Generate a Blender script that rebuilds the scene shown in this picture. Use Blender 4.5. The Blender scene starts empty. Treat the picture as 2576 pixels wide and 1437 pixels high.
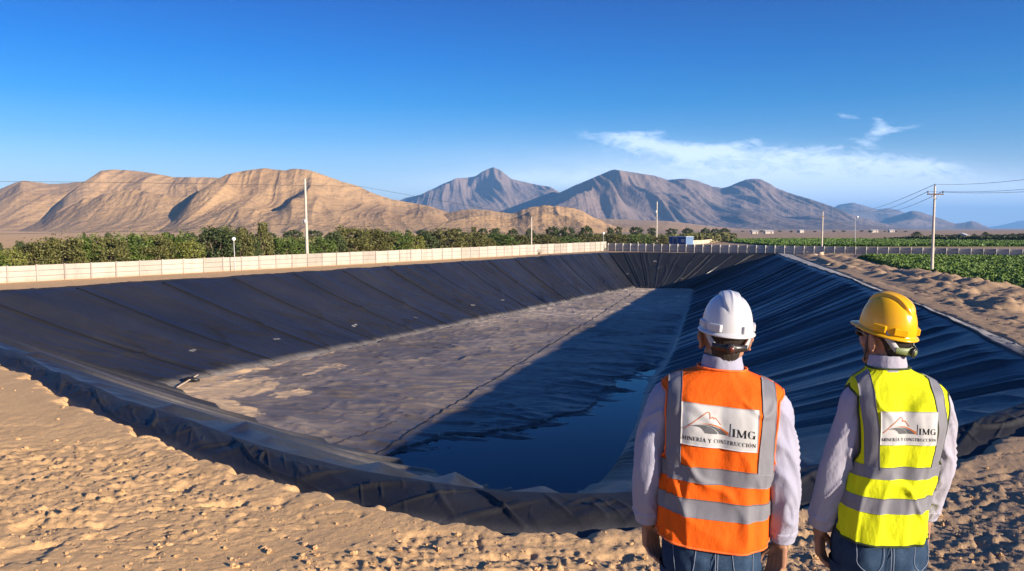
import bpy, math, random
import numpy as np
from mathutils import Vector, Matrix
random.seed(7)
SC = bpy.context.scene
COL = SC.collection
PI = math.pi
# ------------------------------------------------------------------ helpers
F = 2022.0            # focal length in photograph units (2576 wide)
CX, CY, Y0 = 1288.0, 718.5, 575.0
H = 4.3               # eye height over the plain
PITCH = math.atan((CY - Y0) / F)
CP, SP = math.cos(PITCH), math.sin(PITCH)
def ray(px, py):
    a = (px - CX) / F; b = (CY - py) / F
    return np.array([a, CP + b * SP, b * CP - SP])
def G(px, py, z=0.0):
    d = ray(px, py); t = (z - H) / d[2]
    return np.array([d[0] * t, d[1] * t, z])
def AT(px, py, Y):
    d = ray(px, py); t = Y / d[1]
    return np.array([d[0] * t, Y, H + d[2] * t])

def _hash(ix, iy, seed):
    h = (ix.astype(np.int64) * 374761393 + iy.astype(np.int64) * 668265263 + seed * 974711) & 0xFFFFFFFF
    h = ((h ^ (h >> 13)) * 1274126177) & 0xFFFFFFFF
    h = ((h ^ (h >> 16)) * 2246822519) & 0xFFFFFFFF
    return ((h ^ (h >> 15)) & 0xFFFFFF) / float(0xFFFFFF)
def vn(x, y, seed=0):
    x = np.asarray(x, float); y = np.asarray(y, float)
    x, y = np.broadcast_arrays(x, y)
    ix = np.floor(x); iy = np.floor(y); fx = x - ix; fy = y - iy
    ix = ix.astype(np.int64); iy = iy.astype(np.int64)
    u = fx * fx * fx * (fx * (fx * 6 - 15) + 10); v = fy * fy * fy * (fy * (fy * 6 - 15) + 10)
    a = _hash(ix, iy, seed); b = _hash(ix + 1, iy, seed); c = _hash(ix, iy + 1, seed); d = _hash(ix + 1, iy + 1, seed)
    return (a + (b - a) * u) * (1 - v) + (c + (d - c) * u) * v
def fbm(x, y, o=4, seed=0, g=0.5, l=2.03):
    s = 0; a = 1.0; t = 0
    for k in range(o):
        s = s + a * vn(x, y, seed + k * 17); t += a; a *= g
        x, y = x * l * 0.8 - y * l * 0.6 + 3.1, x * l * 0.6 + y * l * 0.8 + 1.7
    return s / t
def ridged(x, y, o=3, seed=0, g=0.5, l=2.03):
    s = 0; a = 1.0; t = 0
    for k in range(o):
        s = s + a * (1 - np.abs(2 * vn(x, y, seed + k * 17) - 1)); t += a; a *= g
        x, y = x * l + 3.1, y * l + 1.7
    return s / t
def ss(a, b, x):
    t = np.clip((np.asarray(x, float) - a) / (b - a), 0, 1)
    return t * t * (3 - 2 * t)

def mesh_np(name, V, Q, mat=None, parent=None, smooth=True, attrs=None, tris=None):
    """one mesh object out of numpy vertices and quads (and triangles)"""
    V = np.asarray(V, np.float32).reshape(-1, 3)
    me = bpy.data.meshes.new(name)
    Q = np.zeros((0, 4), np.int32) if Q is None else np.asarray(Q, np.int32).reshape(-1, 4)
    T = np.zeros((0, 3), np.int32) if tris is None else np.asarray(tris, np.int32).reshape(-1, 3)
    loops = np.concatenate([Q.ravel(), T.ravel()])
    st = np.concatenate([np.arange(len(Q)) * 4, len(Q) * 4 + np.arange(len(T)) * 3]).astype(np.int32)
    me.vertices.add(len(V)); me.vertices.foreach_set('co', V.ravel())
    me.loops.add(len(loops)); me.loops.foreach_set('vertex_index', loops.astype(np.int32))
    me.polygons.add(len(st)); me.polygons.foreach_set('loop_start', st)
    me.update(calc_edges=True)
    me.polygons.foreach_set('use_smooth', np.full(len(st), smooth, bool))
    for k, a in (attrs or {}).items():
        at = me.attributes.new(k, 'FLOAT', 'POINT'); at.data.foreach_set('value', np.asarray(a, np.float32).ravel())
    me.validate()
    o = bpy.data.objects.new(name, me); COL.objects.link(o)
    for m in (mat if isinstance(mat, (list, tuple)) else [mat]):
        if m: me.materials.append(m)
    if parent: o.parent = parent
    return o
def gridq(n, m, wrap=False, flip=False):
    i = np.arange(n - 1)[:, None]; j = np.arange(m if wrap else m - 1)[None, :]
    j2 = (j + 1) % m
    a = i * m + j; b = i * m + j2; c = (i + 1) * m + j2; d = (i + 1) * m + j
    q = np.stack([a, b, c, d], -1).reshape(-1, 4)
    return q[:, ::-1] if flip else q
class MB:
    """collects simple shapes into one mesh"""
    def __init__(s): s.V = []; s.Q = []; s.T = []; s.n = 0
    def add(s, V, Q=None, T=None):
        V = np.asarray(V, float).reshape(-1, 3)
        s.V.append(V)
        if Q is not None and len(Q): s.Q.append(np.asarray(Q).reshape(-1, 4) + s.n)
        if T is not None and len(T): s.T.append(np.asarray(T).reshape(-1, 3) + s.n)
        s.n += len(V)
    def box(s, c, d, rz=0.0, bev=0.0):
        c = np.asarray(c, float); hx, hy, hz = [k / 2 for k in d]
        b = min(bev, hx * .9, hy * .9, hz * .9)
        cs, sn = math.cos(rz), math.sin(rz)
        def tr(P):
            P = np.asarray(P, float)
            return np.stack([P[:, 0] * cs - P[:, 1] * sn, P[:, 0] * sn + P[:, 1] * cs, P[:, 2]], 1) + c
        if b <= 0:
            P = [(x, y, z) for z in (-hz, hz) for y in (-hy, hy) for x in (-hx, hx)]
            s.add(tr(P), [(0, 2, 3, 1), (4, 5, 7, 6), (0, 1, 5, 4), (2, 6, 7, 3), (0, 4, 6, 2), (1, 3, 7, 5)])
        else:
            def ringz(z, i): 
                x, y = hx - i, hy - i; k = b
                return [(x - k, -y, z), (x, -y + k, z), (x, y - k, z), (x - k, y, z), (-x + k, y, z), (-x, y - k, z), (-x, -y + k, z), (-x + k, -y, z)]
            P = []
            for z, i in ((-hz, b), (-hz + b, 0), (hz - b, 0), (hz, b)): P += ringz(z, i)
            Q = gridq(4, 8, True)
            T = [(0, k + 1, k) for k in range(1, 7)] + [(24, 24 + k, 24 + k + 1) for k in range(1, 7)]
            s.add(tr(P), Q, T)
    def tube(s, P, r, seg=10, caps=True, flat=1.0):
        P = np.asarray(P, float); n = len(P); r = np.broadcast_to(np.asarray(r, float), (n,))
        V = tube_pts(P, r, seg, flat)
        T = []
        if caps:
            T += [(0, (k + 1) % seg, k) for k in range(1, seg - 1)]
            o = (n - 1) * seg
            T += [(o, o + k, o + (k + 1) % seg) for k in range(1, seg - 1)]
        s.add(V.reshape(-1, 3), gridq(n, seg, True), T)
    def ell(s, c, r, seg=16, rings=10, R=None):
        th = np.linspace(0, 2 * PI, seg, endpoint=False); ph = np.linspace(-PI / 2, PI / 2, rings + 1)[1:-1]
        P = np.stack([np.cos(ph)[:, None] * np.cos(th), np.cos(ph)[:, None] * np.sin(th), np.repeat(np.sin(ph)[:, None], seg, 1)], -1).reshape(-1, 3)
        P = np.concatenate([P, [[0, 0, -1], [0, 0, 1]]]) * np.asarray(r, float)
        if R is not None: P = P @ np.asarray(R).T
        n = len(P)
        T = [(n - 2, (k + 1) % seg, k) for k in range(seg)]
        o = (rings - 2) * seg
        T += [(n - 1, o + k, o + (k + 1) % seg) for k in range(seg)]
        s.add(P + np.asarray(c, float), gridq(rings - 1, seg, True), T)
    def cap(s, p0, p1, r0, r1, seg=14):
        """tapered capsule"""
        p0 = np.asarray(p0, float); p1 = np.asarray(p1, float); d = p1 - p0; L = np.linalg.norm(d); d = d / L
        ts, rs = [], []
        for k in np.linspace(-80, 0, 5): a = math.radians(k); ts.append(math.sin(a) * r0); rs.append(math.cos(a) * r0)
        for k in np.linspace(0, 80, 5): a = math.radians(k); ts.append(L + math.sin(a) * r1); rs.append(math.cos(a) * r1)
        s.tube([p0 + d * t for t in ts], rs, seg)
    def build(s, name, mat=None, parent=None, smooth=True):
        V = np.concatenate(s.V) if s.V else np.zeros((0, 3))
        Q = np.concatenate(s.Q) if s.Q else None
        T = np.concatenate(s.T) if s.T else None
        return mesh_np(name, V, Q, mat, parent, smooth, None, T)
def tube_pts(P, r, seg, flat=1.0, up=None):
    n = len(P); t = np.gradient(P, axis=0); t /= np.linalg.norm(t, axis=1)[:, None] + 1e-12
    a = np.array([0, 0, 1.0]) if up is None else np.asarray(up, float)
    if abs(t[0] @ a) > .9: a = np.array([1.0, 0, 0])
    u = np.cross(t[0], a); u /= np.linalg.norm(u)
    out = np.zeros((n, seg, 3)); th = np.linspace(0, 2 * PI, seg, endpoint=False)
    for i in range(n):
        u = u - (u @ t[i]) * t[i]; u /= np.linalg.norm(u); w = np.cross(t[i], u)
        out[i] = P[i] + r[i] * (np.cos(th)[:, None] * u + flat * np.sin(th)[:, None] * w)
    return out
def crom(P, n):
    """Catmull-Rom through the points, n samples, even in arc length"""
    P = np.asarray(P, float); k = len(P)
    E = np.concatenate([[2 * P[0] - P[1]], P, [2 * P[-1] - P[-2]]])
    out = []
    for i in range(k - 1):
        p0, p1, p2, p3 = E[i:i + 4]; t = np.linspace(0, 1, 24, endpoint=False)[:, None]
        out.append(.5 * (2 * p1 + (p2 - p0) * t + (2 * p0 - 5 * p1 + 4 * p2 - p3) * t ** 2 + (3 * p1 - p0 - 3 * p2 + p3) * t ** 3))
    out = np.concatenate(out + [P[-1:]])
    return even(out, n)
def even(P, n):
    P = np.asarray(P, float)
    s = np.concatenate([[0], np.cumsum(np.linalg.norm(np.diff(P[:, :2], axis=0), axis=1))])
    q = np.linspace(0, s[-1], n)
    return np.stack([np.interp(q, s, P[:, k]) for k in range(P.shape[1])], 1)
def crs(x, xs, ys):
    """smooth 1-D interpolation (monotone-ish cubic)"""
    xs = np.asarray(xs, float); ys = np.asarray(ys, float)
    m = np.gradient(ys, xs); x = np.clip(x, xs[0], xs[-1])
    i = np.clip(np.searchsorted(xs, x) - 1, 0, len(xs) - 2); h = xs[i + 1] - xs[i]; t = (x - xs[i]) / h
    return (2*t**3-3*t**2+1)*ys[i] + (t**3-2*t**2+t)*h*m[i] + (-2*t**3+3*t**2)*ys[i+1] + (t**3-t**2)*h*m[i+1]
def normals(V, wrap=False):
    du = np.gradient(V, axis=0)
    if wrap: dv = (np.roll(V, -1, 1) - np.roll(V, 1, 1)) / 2
    else: dv = np.gradient(V, axis=1)
    n = np.cross(dv, du); return n / (np.linalg.norm(n, axis=-1, keepdims=True) + 1e-12)
def sdist(X, Y, poly):
    """signed distance to a closed polygon, positive inside"""
    poly = np.asarray(poly)[:, :2]; d = np.full(X.shape, 1e18); ins = np.zeros(X.shape, bool)
    n = len(poly)
    for i in range(n):
        ax, ay = poly[i]; bx, by = poly[(i + 1) % n]; ex, ey = bx - ax, by - ay
        t = np.clip(((X - ax) * ex + (Y - ay) * ey) / (ex * ex + ey * ey + 1e-12), 0, 1)
        d = np.minimum(d, (X - ax - t * ex) ** 2 + (Y - ay - t * ey) ** 2)
        c = (ay > Y) != (by > Y)
        with np.errstate(divide='ignore', invalid='ignore'):
            xi = ax + (Y - ay) * ex / (ey if ey != 0 else 1e-12)
        ins ^= c & (X < xi)
    return np.where(ins, 1, -1) * np.sqrt(d)
def pdist(X, Y, line):
    line = np.asarray(line)[:, :2]; d = np.full(X.shape, 1e18)
    for i in range(len(line) - 1):
        ax, ay = line[i]; ex, ey = line[i + 1] - line[i]
        t = np.clip(((X - ax) * ex + (Y - ay) * ey) / (ex * ex + ey * ey + 1e-12), 0, 1)
        d = np.minimum(d, (X - ax - t * ex) ** 2 + (Y - ay - t * ey) ** 2)
    return np.sqrt(d)
def tag(o, label=None, cat=None, group=None, kind=None):
    if label: o['label'] = label
    if cat: o['category'] = cat
    if group: o['group'] = group
    if kind: o['kind'] = kind
    return o
def empty(name, loc=(0, 0, 0), rz=0.0):
    o = bpy.data.objects.new(name, None); COL.objects.link(o)
    o.location = loc; o.rotation_euler = (0, 0, rz); o.empty_display_size = .2
    return o
def copy_tree(o, parent=None):
    c = o.copy(); COL.objects.link(c)
    if parent: c.parent = parent
    for ch in list(o.children): copy_tree(ch, c)
    return c

# ------------------------------------------------------------------ materials
class NT:
    """tiny node-tree writer"""
    def __init__(s, tree): s.t = tree; s.n = tree.nodes; s.l = tree.links
    def node(s, typ, **kw):
        n = s.n.new(typ)
        for k, v in kw.items(): setattr(n, k, v)
        return n
    def put(s, sock, v):
        if v is None: return
        if hasattr(v, 'is_output'): s.l.new(v, sock)
        else: sock.default_value = v
    def m(s, op, a, b=None, c=None, clamp=False):
        n = s.node('ShaderNodeMath', operation=op); n.use_clamp = clamp
        for i, v in enumerate((a, b, c)): s.put(n.inputs[i], v)
        return n.outputs[0]
    def noise(s, vec=None, scale=5, detail=4, rough=.55, dist=0.0, out=0):
        n = s.node('ShaderNodeTexNoise'); s.put(n.inputs['Vector'], vec)
        n.inputs['Scale'].default_value = scale; n.inputs['Detail'].default_value = detail
        n.inputs['Roughness'].default_value = rough; n.inputs['Distortion'].default_value = dist
        return n.outputs[out]
    def vscale(s, vec, xyz):
        n = s.node('ShaderNodeVectorMath', operation='MULTIPLY'); s.put(n.inputs[0], vec); n.inputs[1].default_value = xyz
        return n.outputs[0]
    def ramp(s, fac, stops, interp='LINEAR'):
        n = s.node('ShaderNodeValToRGB'); s.put(n.inputs[0], fac); cr = n.color_ramp; cr.interpolation = interp
        while len(cr.elements) < len(stops): cr.elements.new(.5)
        for e, (p, c) in zip(cr.elements, stops):
            e.position = p; e.color = (c, c, c, 1) if isinstance(c, (int, float)) else (*c, 1)
        return n.outputs[0]
    def mix(s, fac, a, b, mode='MIX'):
        n = s.node('ShaderNodeMix', data_type='RGBA', blend_type=mode); s.put(n.inputs[0], fac)
        for i, v in ((6, a), (7, b)):
            s.put(n.inputs[i], (*v, 1) if isinstance(v, (tuple, list)) and len(v) == 3 else v)
        return n.outputs[2]
    def geo(s, out='Position'): return s.node('ShaderNodeNewGeometry').outputs[out]
    def obj(s): return s.node('ShaderNodeTexCoord').outputs['Object']
    def attr(s, name): return s.node('ShaderNodeAttribute', attribute_name=name).outputs['Fac']
    def bump(s, h, strength=.4, dist=.02):
        n = s.node('ShaderNodeBump'); n.inputs['Strength'].default_value = strength; n.inputs['Distance'].default_value = dist
        s.put(n.inputs['Height'], h); return n.outputs[0]
def mat(name, rough=.8, spec=.3, color=(.5, .5, .5), fn=None, **kw):
    m = bpy.data.materials.new(name); m.use_nodes = True
    t = NT(m.node_tree); b = t.n['Principled BSDF']
    b.inputs['Base Color'].default_value = (*color, 1); b.inputs['Roughness'].default_value = rough
    b.inputs['Specular IOR Level'].default_value = spec
    for k, v in kw.items(): b.inputs[k.replace('_', ' ')].default_value = v
    if fn:
        r = fn(t) or {}
        for k, v in r.items(): t.put(b.inputs[k], v)
    return m
def simple(name, color, rough=.8, spec=.3, var=.12, scale=8.0, bump=.0, bscale=60.0, bdist=.005, **kw):
    """a colour that varies a little over the surface"""
    def fn(t):
        n = t.noise(t.obj(), scale, 5, .6)
        lo = tuple(c * (1 - var) for c in color); hi = tuple(min(1, c * (1 + var)) for c in color)
        r = {'Base Color': t.ramp(n, [(.3, lo), (.7, hi)])}
        if bump: r['Normal'] = t.bump(t.noise(t.obj(), bscale, 3, .6), bump, bdist)
        return r
    return mat(name, rough, spec, color, fn, **kw)

# ------------------------------------------------------------------ camera, sun, sky
cam = bpy.data.cameras.new('camera'); co = bpy.data.objects.new('camera', cam); COL.objects.link(co)
co.location = (0, 0, H); co.rotation_euler = (PI / 2 - PITCH, 0, 0)
cam.sensor_width = 36; cam.lens = F / 2576 * 36; cam.clip_start = .1; cam.clip_end = 60000
SC.camera = co
SUN_EL = math.radians(15.0)
SX, SY = .77, -.64                                  # horizontal direction towards the sun
sl = bpy.data.lights.new('sun', 'SUN'); so = bpy.data.objects.new('sun', sl); COL.objects.link(so)
sl.energy = 4.9; sl.angle = math.radians(.5); sl.color = (1, .86, .70)
sv = Vector((SX * math.cos(SUN_EL), SY * math.cos(SUN_EL), math.sin(SUN_EL)))
so.rotation_euler = sv.to_track_quat('Z', 'Y').to_euler(); so.location = (30, -25, 40)
def make_world():
    w = bpy.data.worlds.new('World'); SC.world = w; w.use_nodes = True
    t = NT(w.node_tree); bg = t.n['Background']
    sky = t.node('ShaderNodeTexSky', sky_type='NISHITA'); sky.sun_disc = False
    sky.sun_elevation = SUN_EL; sky.sun_rotation = math.atan2(SX, SY)
    sky.altitude = 600; sky.air_density = 1.0; sky.dust_density = .35; sky.ozone_density = 3.0
    d = t.node('ShaderNodeTexCoord').outputs['Generated']
    sp = t.node('ShaderNodeSeparateXYZ'); t.put(sp.inputs[0], d); x, y, z = sp.outputs
    yy = t.m('MAXIMUM', y, .02)
    u = t.m('DIVIDE', x, yy); v = t.m('DIVIDE', z, yy)
    # a polarised, deep blue sky that pales towards the horizon
    grade = t.ramp(z, [(0.0, (1.35, 1.05, .86)), (.055, (.62, .63, .74)), (.105, (.24, .44, .66)), (.15, (.05, .34, .62)), (.20, (.0, .26, .60)), (.27, (.0, .17, .50)), (.6, (.06, .30, .80)), (1, (.3, .5, .9))])
    col = t.mix(1.0, sky.outputs[0], grade, 'MULTIPLY')
    def blob(px, py, rx, ry, deg, k):
        uc, vc = (px - CX) / F, (Y0 - py) / F; a = math.radians(deg); c, s = math.cos(a), math.sin(a)
        du = t.m('SUBTRACT', u, uc); dv = t.m('SUBTRACT', v, vc)
        p = t.m('ADD', t.m('MULTIPLY', du, c * F / rx), t.m('MULTIPLY', dv, s * F / rx))
        q = t.m('ADD', t.m('MULTIPLY', du, -s * F / ry), t.m('MULTIPLY', dv, c * F / ry))
        e = t.m('ADD', t.m('MULTIPLY', p, p), t.m('MULTIPLY', q, q))
        return t.m('MULTIPLY', t.m('POWER', 2.718, t.m('MULTIPLY', e, -1.0)), k)
    B = [(1560, 356, 120, 20, -6, .8), (1660, 372, 100, 18, -14, .85), (1770, 384, 110, 20, -6, .9), (1845, 367, 90, 13, 10, .7), (1620, 340, 80, 8, 4, .5),
         (1960, 392, 170, 20, -4, .75), (2060, 378, 60, 7, 8, .45), (2210, 414, 190, 30, -5, .9), (2330, 420, 70, 14, 0, .6), (1880, 430, 360, 44, -2, .52),
         (2120, 297, 45, 8, -8, .7), (2205, 318, 30, 22, -50, .75), (2265, 326, 62, 9, 8, .7), (2180, 352, 38, 18, 30, .75), (2118, 350, 36, 7, -6, .55), (1590, 385, 30, 22, 60, .3)]
    s = None
    for b in B:
        e = blob(*b); s = e if s is None else t.m('ADD', s, e)
    cv = t.node('ShaderNodeCombineXYZ'); t.put(cv.inputs[0], u); t.put(cv.inputs[1], t.m('MULTIPLY', v, 2.6)); cv.inputs[2].default_value = .3
    n1 = t.noise(cv.outputs[0], 21, 8, .62, 1.8); n2 = t.noise(cv.outputs[0], 52, 6, .65, 1.2)
    tex = t.m('ADD', t.m('MULTIPLY', n1, .62), t.m('MULTIPLY', n2, .38))
    thr = t.m('SUBTRACT', .61, t.m('MULTIPLY', s, .30, clamp=True))
    wisps = t.m('MULTIPLY', t.m('MULTIPLY', t.m('SUBTRACT', tex, thr), 3.0, clamp=True), t.m('MULTIPLY', s, 1.9, clamp=True))
    soft = t.m('ADD', t.m('ADD', blob(2080, 480, 680, 66, -3, 1.25), blob(2480, 530, 420, 70, 0, .9)), blob(1270, 460, 330, 26, 2, .6))
    soft = t.m('MULTIPLY', soft, t.m('ADD', t.m('MULTIPLY', tex, 1.1), .35))
    cl = t.m('ADD', t.m('MULTIPLY', wisps, .75), soft, clamp=True)
    cl = t.m('MULTIPLY', cl, t.m('GREATER_THAN', y, .1))
    col = t.mix(t.m('MULTIPLY', cl, .85), col, (5.4, 6.0, 7.0))
    t.put(bg.inputs['Color'], col); bg.inputs['Strength'].default_value = .10
make_world()
SC.view_settings.view_transform = 'Standard'; SC.view_settings.look = 'None'
SC.view_settings.exposure = 1.28; SC.view_settings.gamma = 1.0
SC.cycles.max_bounces = 6; SC.cycles.diffuse_bounces = 3; SC.cycles.glossy_bounces = 3
SC.cycles.transmission_bounces = 4; SC.cycles.volume_bounces = 0; SC.cycles.transparent_max_bounces = 6
SC.cycles.use_denoising = True
# ------------------------------------------------------------------ pond geometry (metres)
DEP = 5.6                                            # depth of the basin
def W(pts, z=0.0): return np.array([G(x, y, z) for x, y in pts])
def berm(X, Y):
    """the right bank, raised towards the near corner so its shadow reaches further"""
    dr = (X - (9.0 + .256 * Y)) * .97
    return .80 * ss(138, 26, Y) * ss(14, 5, dr) * ss(3.5, 12, X) * ss(2, 10, Y)
def WB(pts):
    out = []
    for x, y in pts:
        z = 0.0
        for k in range(12): q = G(x, y, z); z = float(berm(q[0], q[1]))
        q = G(x, y, z); q[2] = 0; out.append(q)
    return np.array(out)
RIM_RIGHT_IN = WB([(1955, 640), (2067, 683), (2138, 709), (2210, 739), (2314, 781), (2414, 824), (2492, 868), (2576, 910), (2650, 948), (2697, 975)])
RIM_RIGHT_OUT = WB([(1985, 637), (2108, 684), (2170, 710.5), (2245, 739), (2352, 781), (2461, 824), (2568, 868), (2655, 912), (2745, 955), (2800, 985)])
NEAR_IN = [(2697, 975), (2640, 1003), (2576, 1028), (2500, 1058), (2412, 1091), (2230, 1147), (2045, 1190), (1820, 1228), (1600, 1252), (1450, 1262),
           (1350, 1262), (1214, 1252), (1048, 1226), (842, 1190), (657, 1135), (455, 1064), (252, 994), (100, 925), (0, 880), (-150, 815), (-290, 757)]
NEAR_OUT = [(2800, 985), (2700, 1045), (2600, 1078), (2535, 1112), (2430, 1157), (2240, 1215), (2045, 1271), (1820, 1308), (1600, 1330), (1440, 1338),
            (1290, 1337), (1149, 1322), (962, 1290), (800, 1248), (600, 1184), (395, 1106), (180, 1016), (60, 945), (-40, 903), (-190, 833), (-400, 765)]
NEAR_IN, NEAR_OUT = WB(NEAR_IN), WB(NEAR_OUT)
A_ = G(1530, 637); B_ = G(1955, 640); E_ = NEAR_IN[-1]
LEFT_IN = np.array([E_ + (A_ - E_) * t for t in np.linspace(0, 1, 12)])
lt = (A_ - E_)[:2]; lt /= np.linalg.norm(lt); ln_out = np.array([-lt[1], lt[0], 0])
LEFT_OUT = LEFT_IN + ln_out * .8; LEFT_OUT[0] = NEAR_OUT[-1]
FAR_IN = np.array([A_ + (B_ - A_) * t for t in np.linspace(0, 1, 6)])
FAR_OUT = FAR_IN + np.array([0, 1.2, 0]); FAR_OUT[0] = LEFT_OUT[-1] + np.array([.2, .9, 0]); LEFT_OUT[-1] = FAR_OUT[0]; FAR_OUT[-1] = RIM_RIGHT_OUT[0]
ZF = -DEP
T_L, T_FL, T_FR = G(420, 975, ZF), G(1600, 725, ZF), G(1745, 728, ZF)
T_N1, T_N2 = G(1560, 1150, ZF), G(1360, 1256, ZF)
TOE_LEFT = np.array([T_L + (T_FL - T_L) * t for t in np.linspace(0, 1, 8)])
TOE_FAR = np.array([T_FL, T_FR])
TOE_RIGHT = W([(1745, 728), (1690, 880), (1640, 960), (1605, 1060), (1560, 1150)], ZF)
TOE_NR = W([(1560, 1150), (1510, 1212), (1440, 1246), (1360, 1256)], ZF)
TOE_NL = W([(1360, 1256), (1200, 1228), (1100, 1196), (940, 1150), (700, 1088), (560, 1036), (420, 975)], ZF)
iN = 9
def rimz(P):
    return .10 + .10 * (fbm(P[..., 0] * .35, P[..., 1] * .35, 3, 5) - .5) * 2 + berm(P[..., 0], P[..., 1])
RIM_IN = np.concatenate([LEFT_IN[:-1], FAR_IN[:-1], RIM_RIGHT_IN[:-1], NEAR_IN[:-1]])
RIM_OUT = np.concatenate([LEFT_OUT[:-1], FAR_OUT[:-1], RIM_RIGHT_OUT[:-1], NEAR_OUT[:-1]])
# ------------------------------------------------------------------ materials of the pond
def liner_mat(name, dust_col, base=(.010, .0105, .013), fine=0.35, rg=0.0, sp=.36):
    def fn(t):
        p = t.geo()
        n = t.noise(p, .55, 6, .62, .6); n2 = t.noise(p, 6.5, 5, .7)
        d = t.attr('dust')
        k = t.m('MULTIPLY', d, t.m('ADD', t.m('MULTIPLY', n, 1.1), t.m('MULTIPLY', n2, .35)), clamp=True)
        k = t.m('MAXIMUM', k, t.m('MULTIPLY', t.m('POWER', d, 4.0), t.ramp(n, [(.42, 0), (.56, 1)])), clamp=True)
        col = t.mix(k, base, t.mix(n2, tuple(c * .82 for c in dust_col), tuple(c * 1.15 for c in dust_col)))
        sk = t.ramp(t.m('ADD', t.attr('sand'), t.m('MULTIPLY', t.m('SUBTRACT', t.noise(p, 1.6, 6, .65, .8), .5), .75)), [(.44, 0), (.54, 1)])
        col = t.mix(sk, col, t.mix(n2, (.50, .34, .185), (.60, .42, .24))); k = t.m('MAXIMUM', k, sk)
        rough = t.m('ADD', t.m('MULTIPLY', k, .45), t.m('ADD', t.m('MULTIPLY', n2, .16), .27 + rg), clamp=True)
        return {'Base Color': col, 'Roughness': rough, 'Normal': t.bump(t.m('ADD', t.m('MULTIPLY', n2, .6), t.m('ADD', t.noise(p, 28, 3, .6), t.m('MULTIPLY', t.noise(p, 2.2, 5, .7, 1.2), 2.2))), fine, .030)}
    return mat(name, .4, sp, base, fn)
M_LINER = liner_mat('black_geomembrane', (.17, .15, .13), (.0090, .0090, .0095), .35, 0, .5)
M_FLOOR = liner_mat('dusty_geomembrane', (.45, .355, .26), (.020, .0185, .0175), .3)
M_FLAP = liner_mat('edge_geomembrane', (.46, .44, .42), (.013, .013, .0145), .25, .20, .16)
M_SEAM = simple('weld_bead', (.008, .008, .009), .45, .4)
M_PALE = simple('pale_marks', (.16, .155, .15), .7, .2)
liner = empty('pond_liner', (float(T_L[0] + 20), float(T_L[1] + 20), 0)); LO = Vector(liner.location)
tag(liner, 'black plastic liner sheet covering the whole dug pond basin', 'pond liner')
def lpart(name, V, Q, m, attrs=None):
    V = np.asarray(V, float).reshape(-1, 3) - np.array(LO)
    return mesh_np(name, V, Q, m, liner, True, attrs)
L_R = float(np.linalg.norm(np.diff(RIM_RIGHT_IN[:, :2], axis=0), axis=1).sum())
def slope(rim, toe, du, nv, folds, dust, label, zrim=None, seed=0, endtaper=.4):
    L = np.linalg.norm(np.diff(rim[:, :2], axis=0), axis=1).sum(); n = int(L / du)
    R = crom(rim, n) if len(rim) > 3 else even(rim, n)
    Tn = crom(toe, n) if len(toe) > 3 else even(toe, n)
    R = R.copy(); R[:, 2] = rimz(R)
    v = np.linspace(0, 1, nv); ve = v ** 1.0
    V = R[:, None, :] * (1 - ve)[None, :, None] + Tn[:, None, :] * ve[None, :, None]
    V[:, :, 2] += -.35 * np.sin(v * PI)[None, :] * 0.6       # a little sag
    N = normals(V); N *= np.sign(N[..., 2:3])
    s = np.linspace(0, L, n)[:, None] * np.ones((1, nv)); vm = v[None, :] * np.ones((n, 1))
    d = folds(s, vm)
    w = ss(0, .05, vm) * ss(1, .955, vm) * ss(0, endtaper, s) * ss(L, L - endtaper, s)
    V = V + N * (d * w)[..., None]
    a = dust(s, vm, V)
    o = lpart('slope', V, gridq(n, nv), M_LINER, {'dust': a, 'sand': 0 * a}); tag(o, label)
    return R, Tn, V, s
def pk(n, th, p=1.0): return np.clip((n - th) / (1 - th), 0, 1) ** p
def saw(x, k=.16, p=2.2):
    q = x - np.floor(x)
    return np.where(q < k, ss(0, k, q), np.clip((1 - q) / (1 - k), 0, 1) ** p)
def ra(x, seed): i = np.floor(x).astype(np.int64); return _hash(i, 0 * i, seed)
def folds_left(s, v):
    w = s + .7 * (fbm(s * .12, v * 1.6, 3, 31) - .5) + .25 * np.sin(v * 3 + s * .3)
    a = .20 * pk(vn(w * .8, v * .5, 3), .48, 1.2) + .15 * saw(w / 1.15, .2) * ra(w / 1.15, 6) * (.3 + vn(s * .3, v * 1.2, 96)) + .09 * saw(w / .6 + .4, .25) * ra(w / .6 + .4, 7) ** 1.5
    sag = (s % 7.0) / 7.0
    cur = .12 * pk(1 - np.abs(np.sin((v * 2.2 + (sag - .5) ** 2 * 2.4 + fbm(s * .2, v, 2, 77) * 1.3) * PI)), .86) * ss(.3, .6, v)
    dense = .4 + .8 * ss(20, 85, s)
    return a * dense + cur + .10 * fbm(s * .5, v * 4, 4, 12)
def folds_right(s, v):
    w = L_R - s + 1.6 * vn(s * .21, 0 * v, 41) + .7 * (fbm(s * .10, v * 1.0, 2, 43) - .5)
    x1, x2, x3 = w / 1.9, w / .83 + .37, w / .41
    f = .15 * saw(x1, .08) * (.25 + ra(x1, 1)) * (.45 + .8 * vn(s * .25, v * 1.3, 91))
    f = f + .085 * saw(x2, .10) * ra(x2, 2) ** 1.5 * 1.4 * (.2 + vn(s * .35, v * 1.5, 92))
    f = f + .045 * saw(x3, .25) * ra(x3, 3) * ss(.35, .6, vn(s * .16, v * .9, 95))
    return f + .05 * fbm(s * .5, v * 5, 3, 13)
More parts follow.
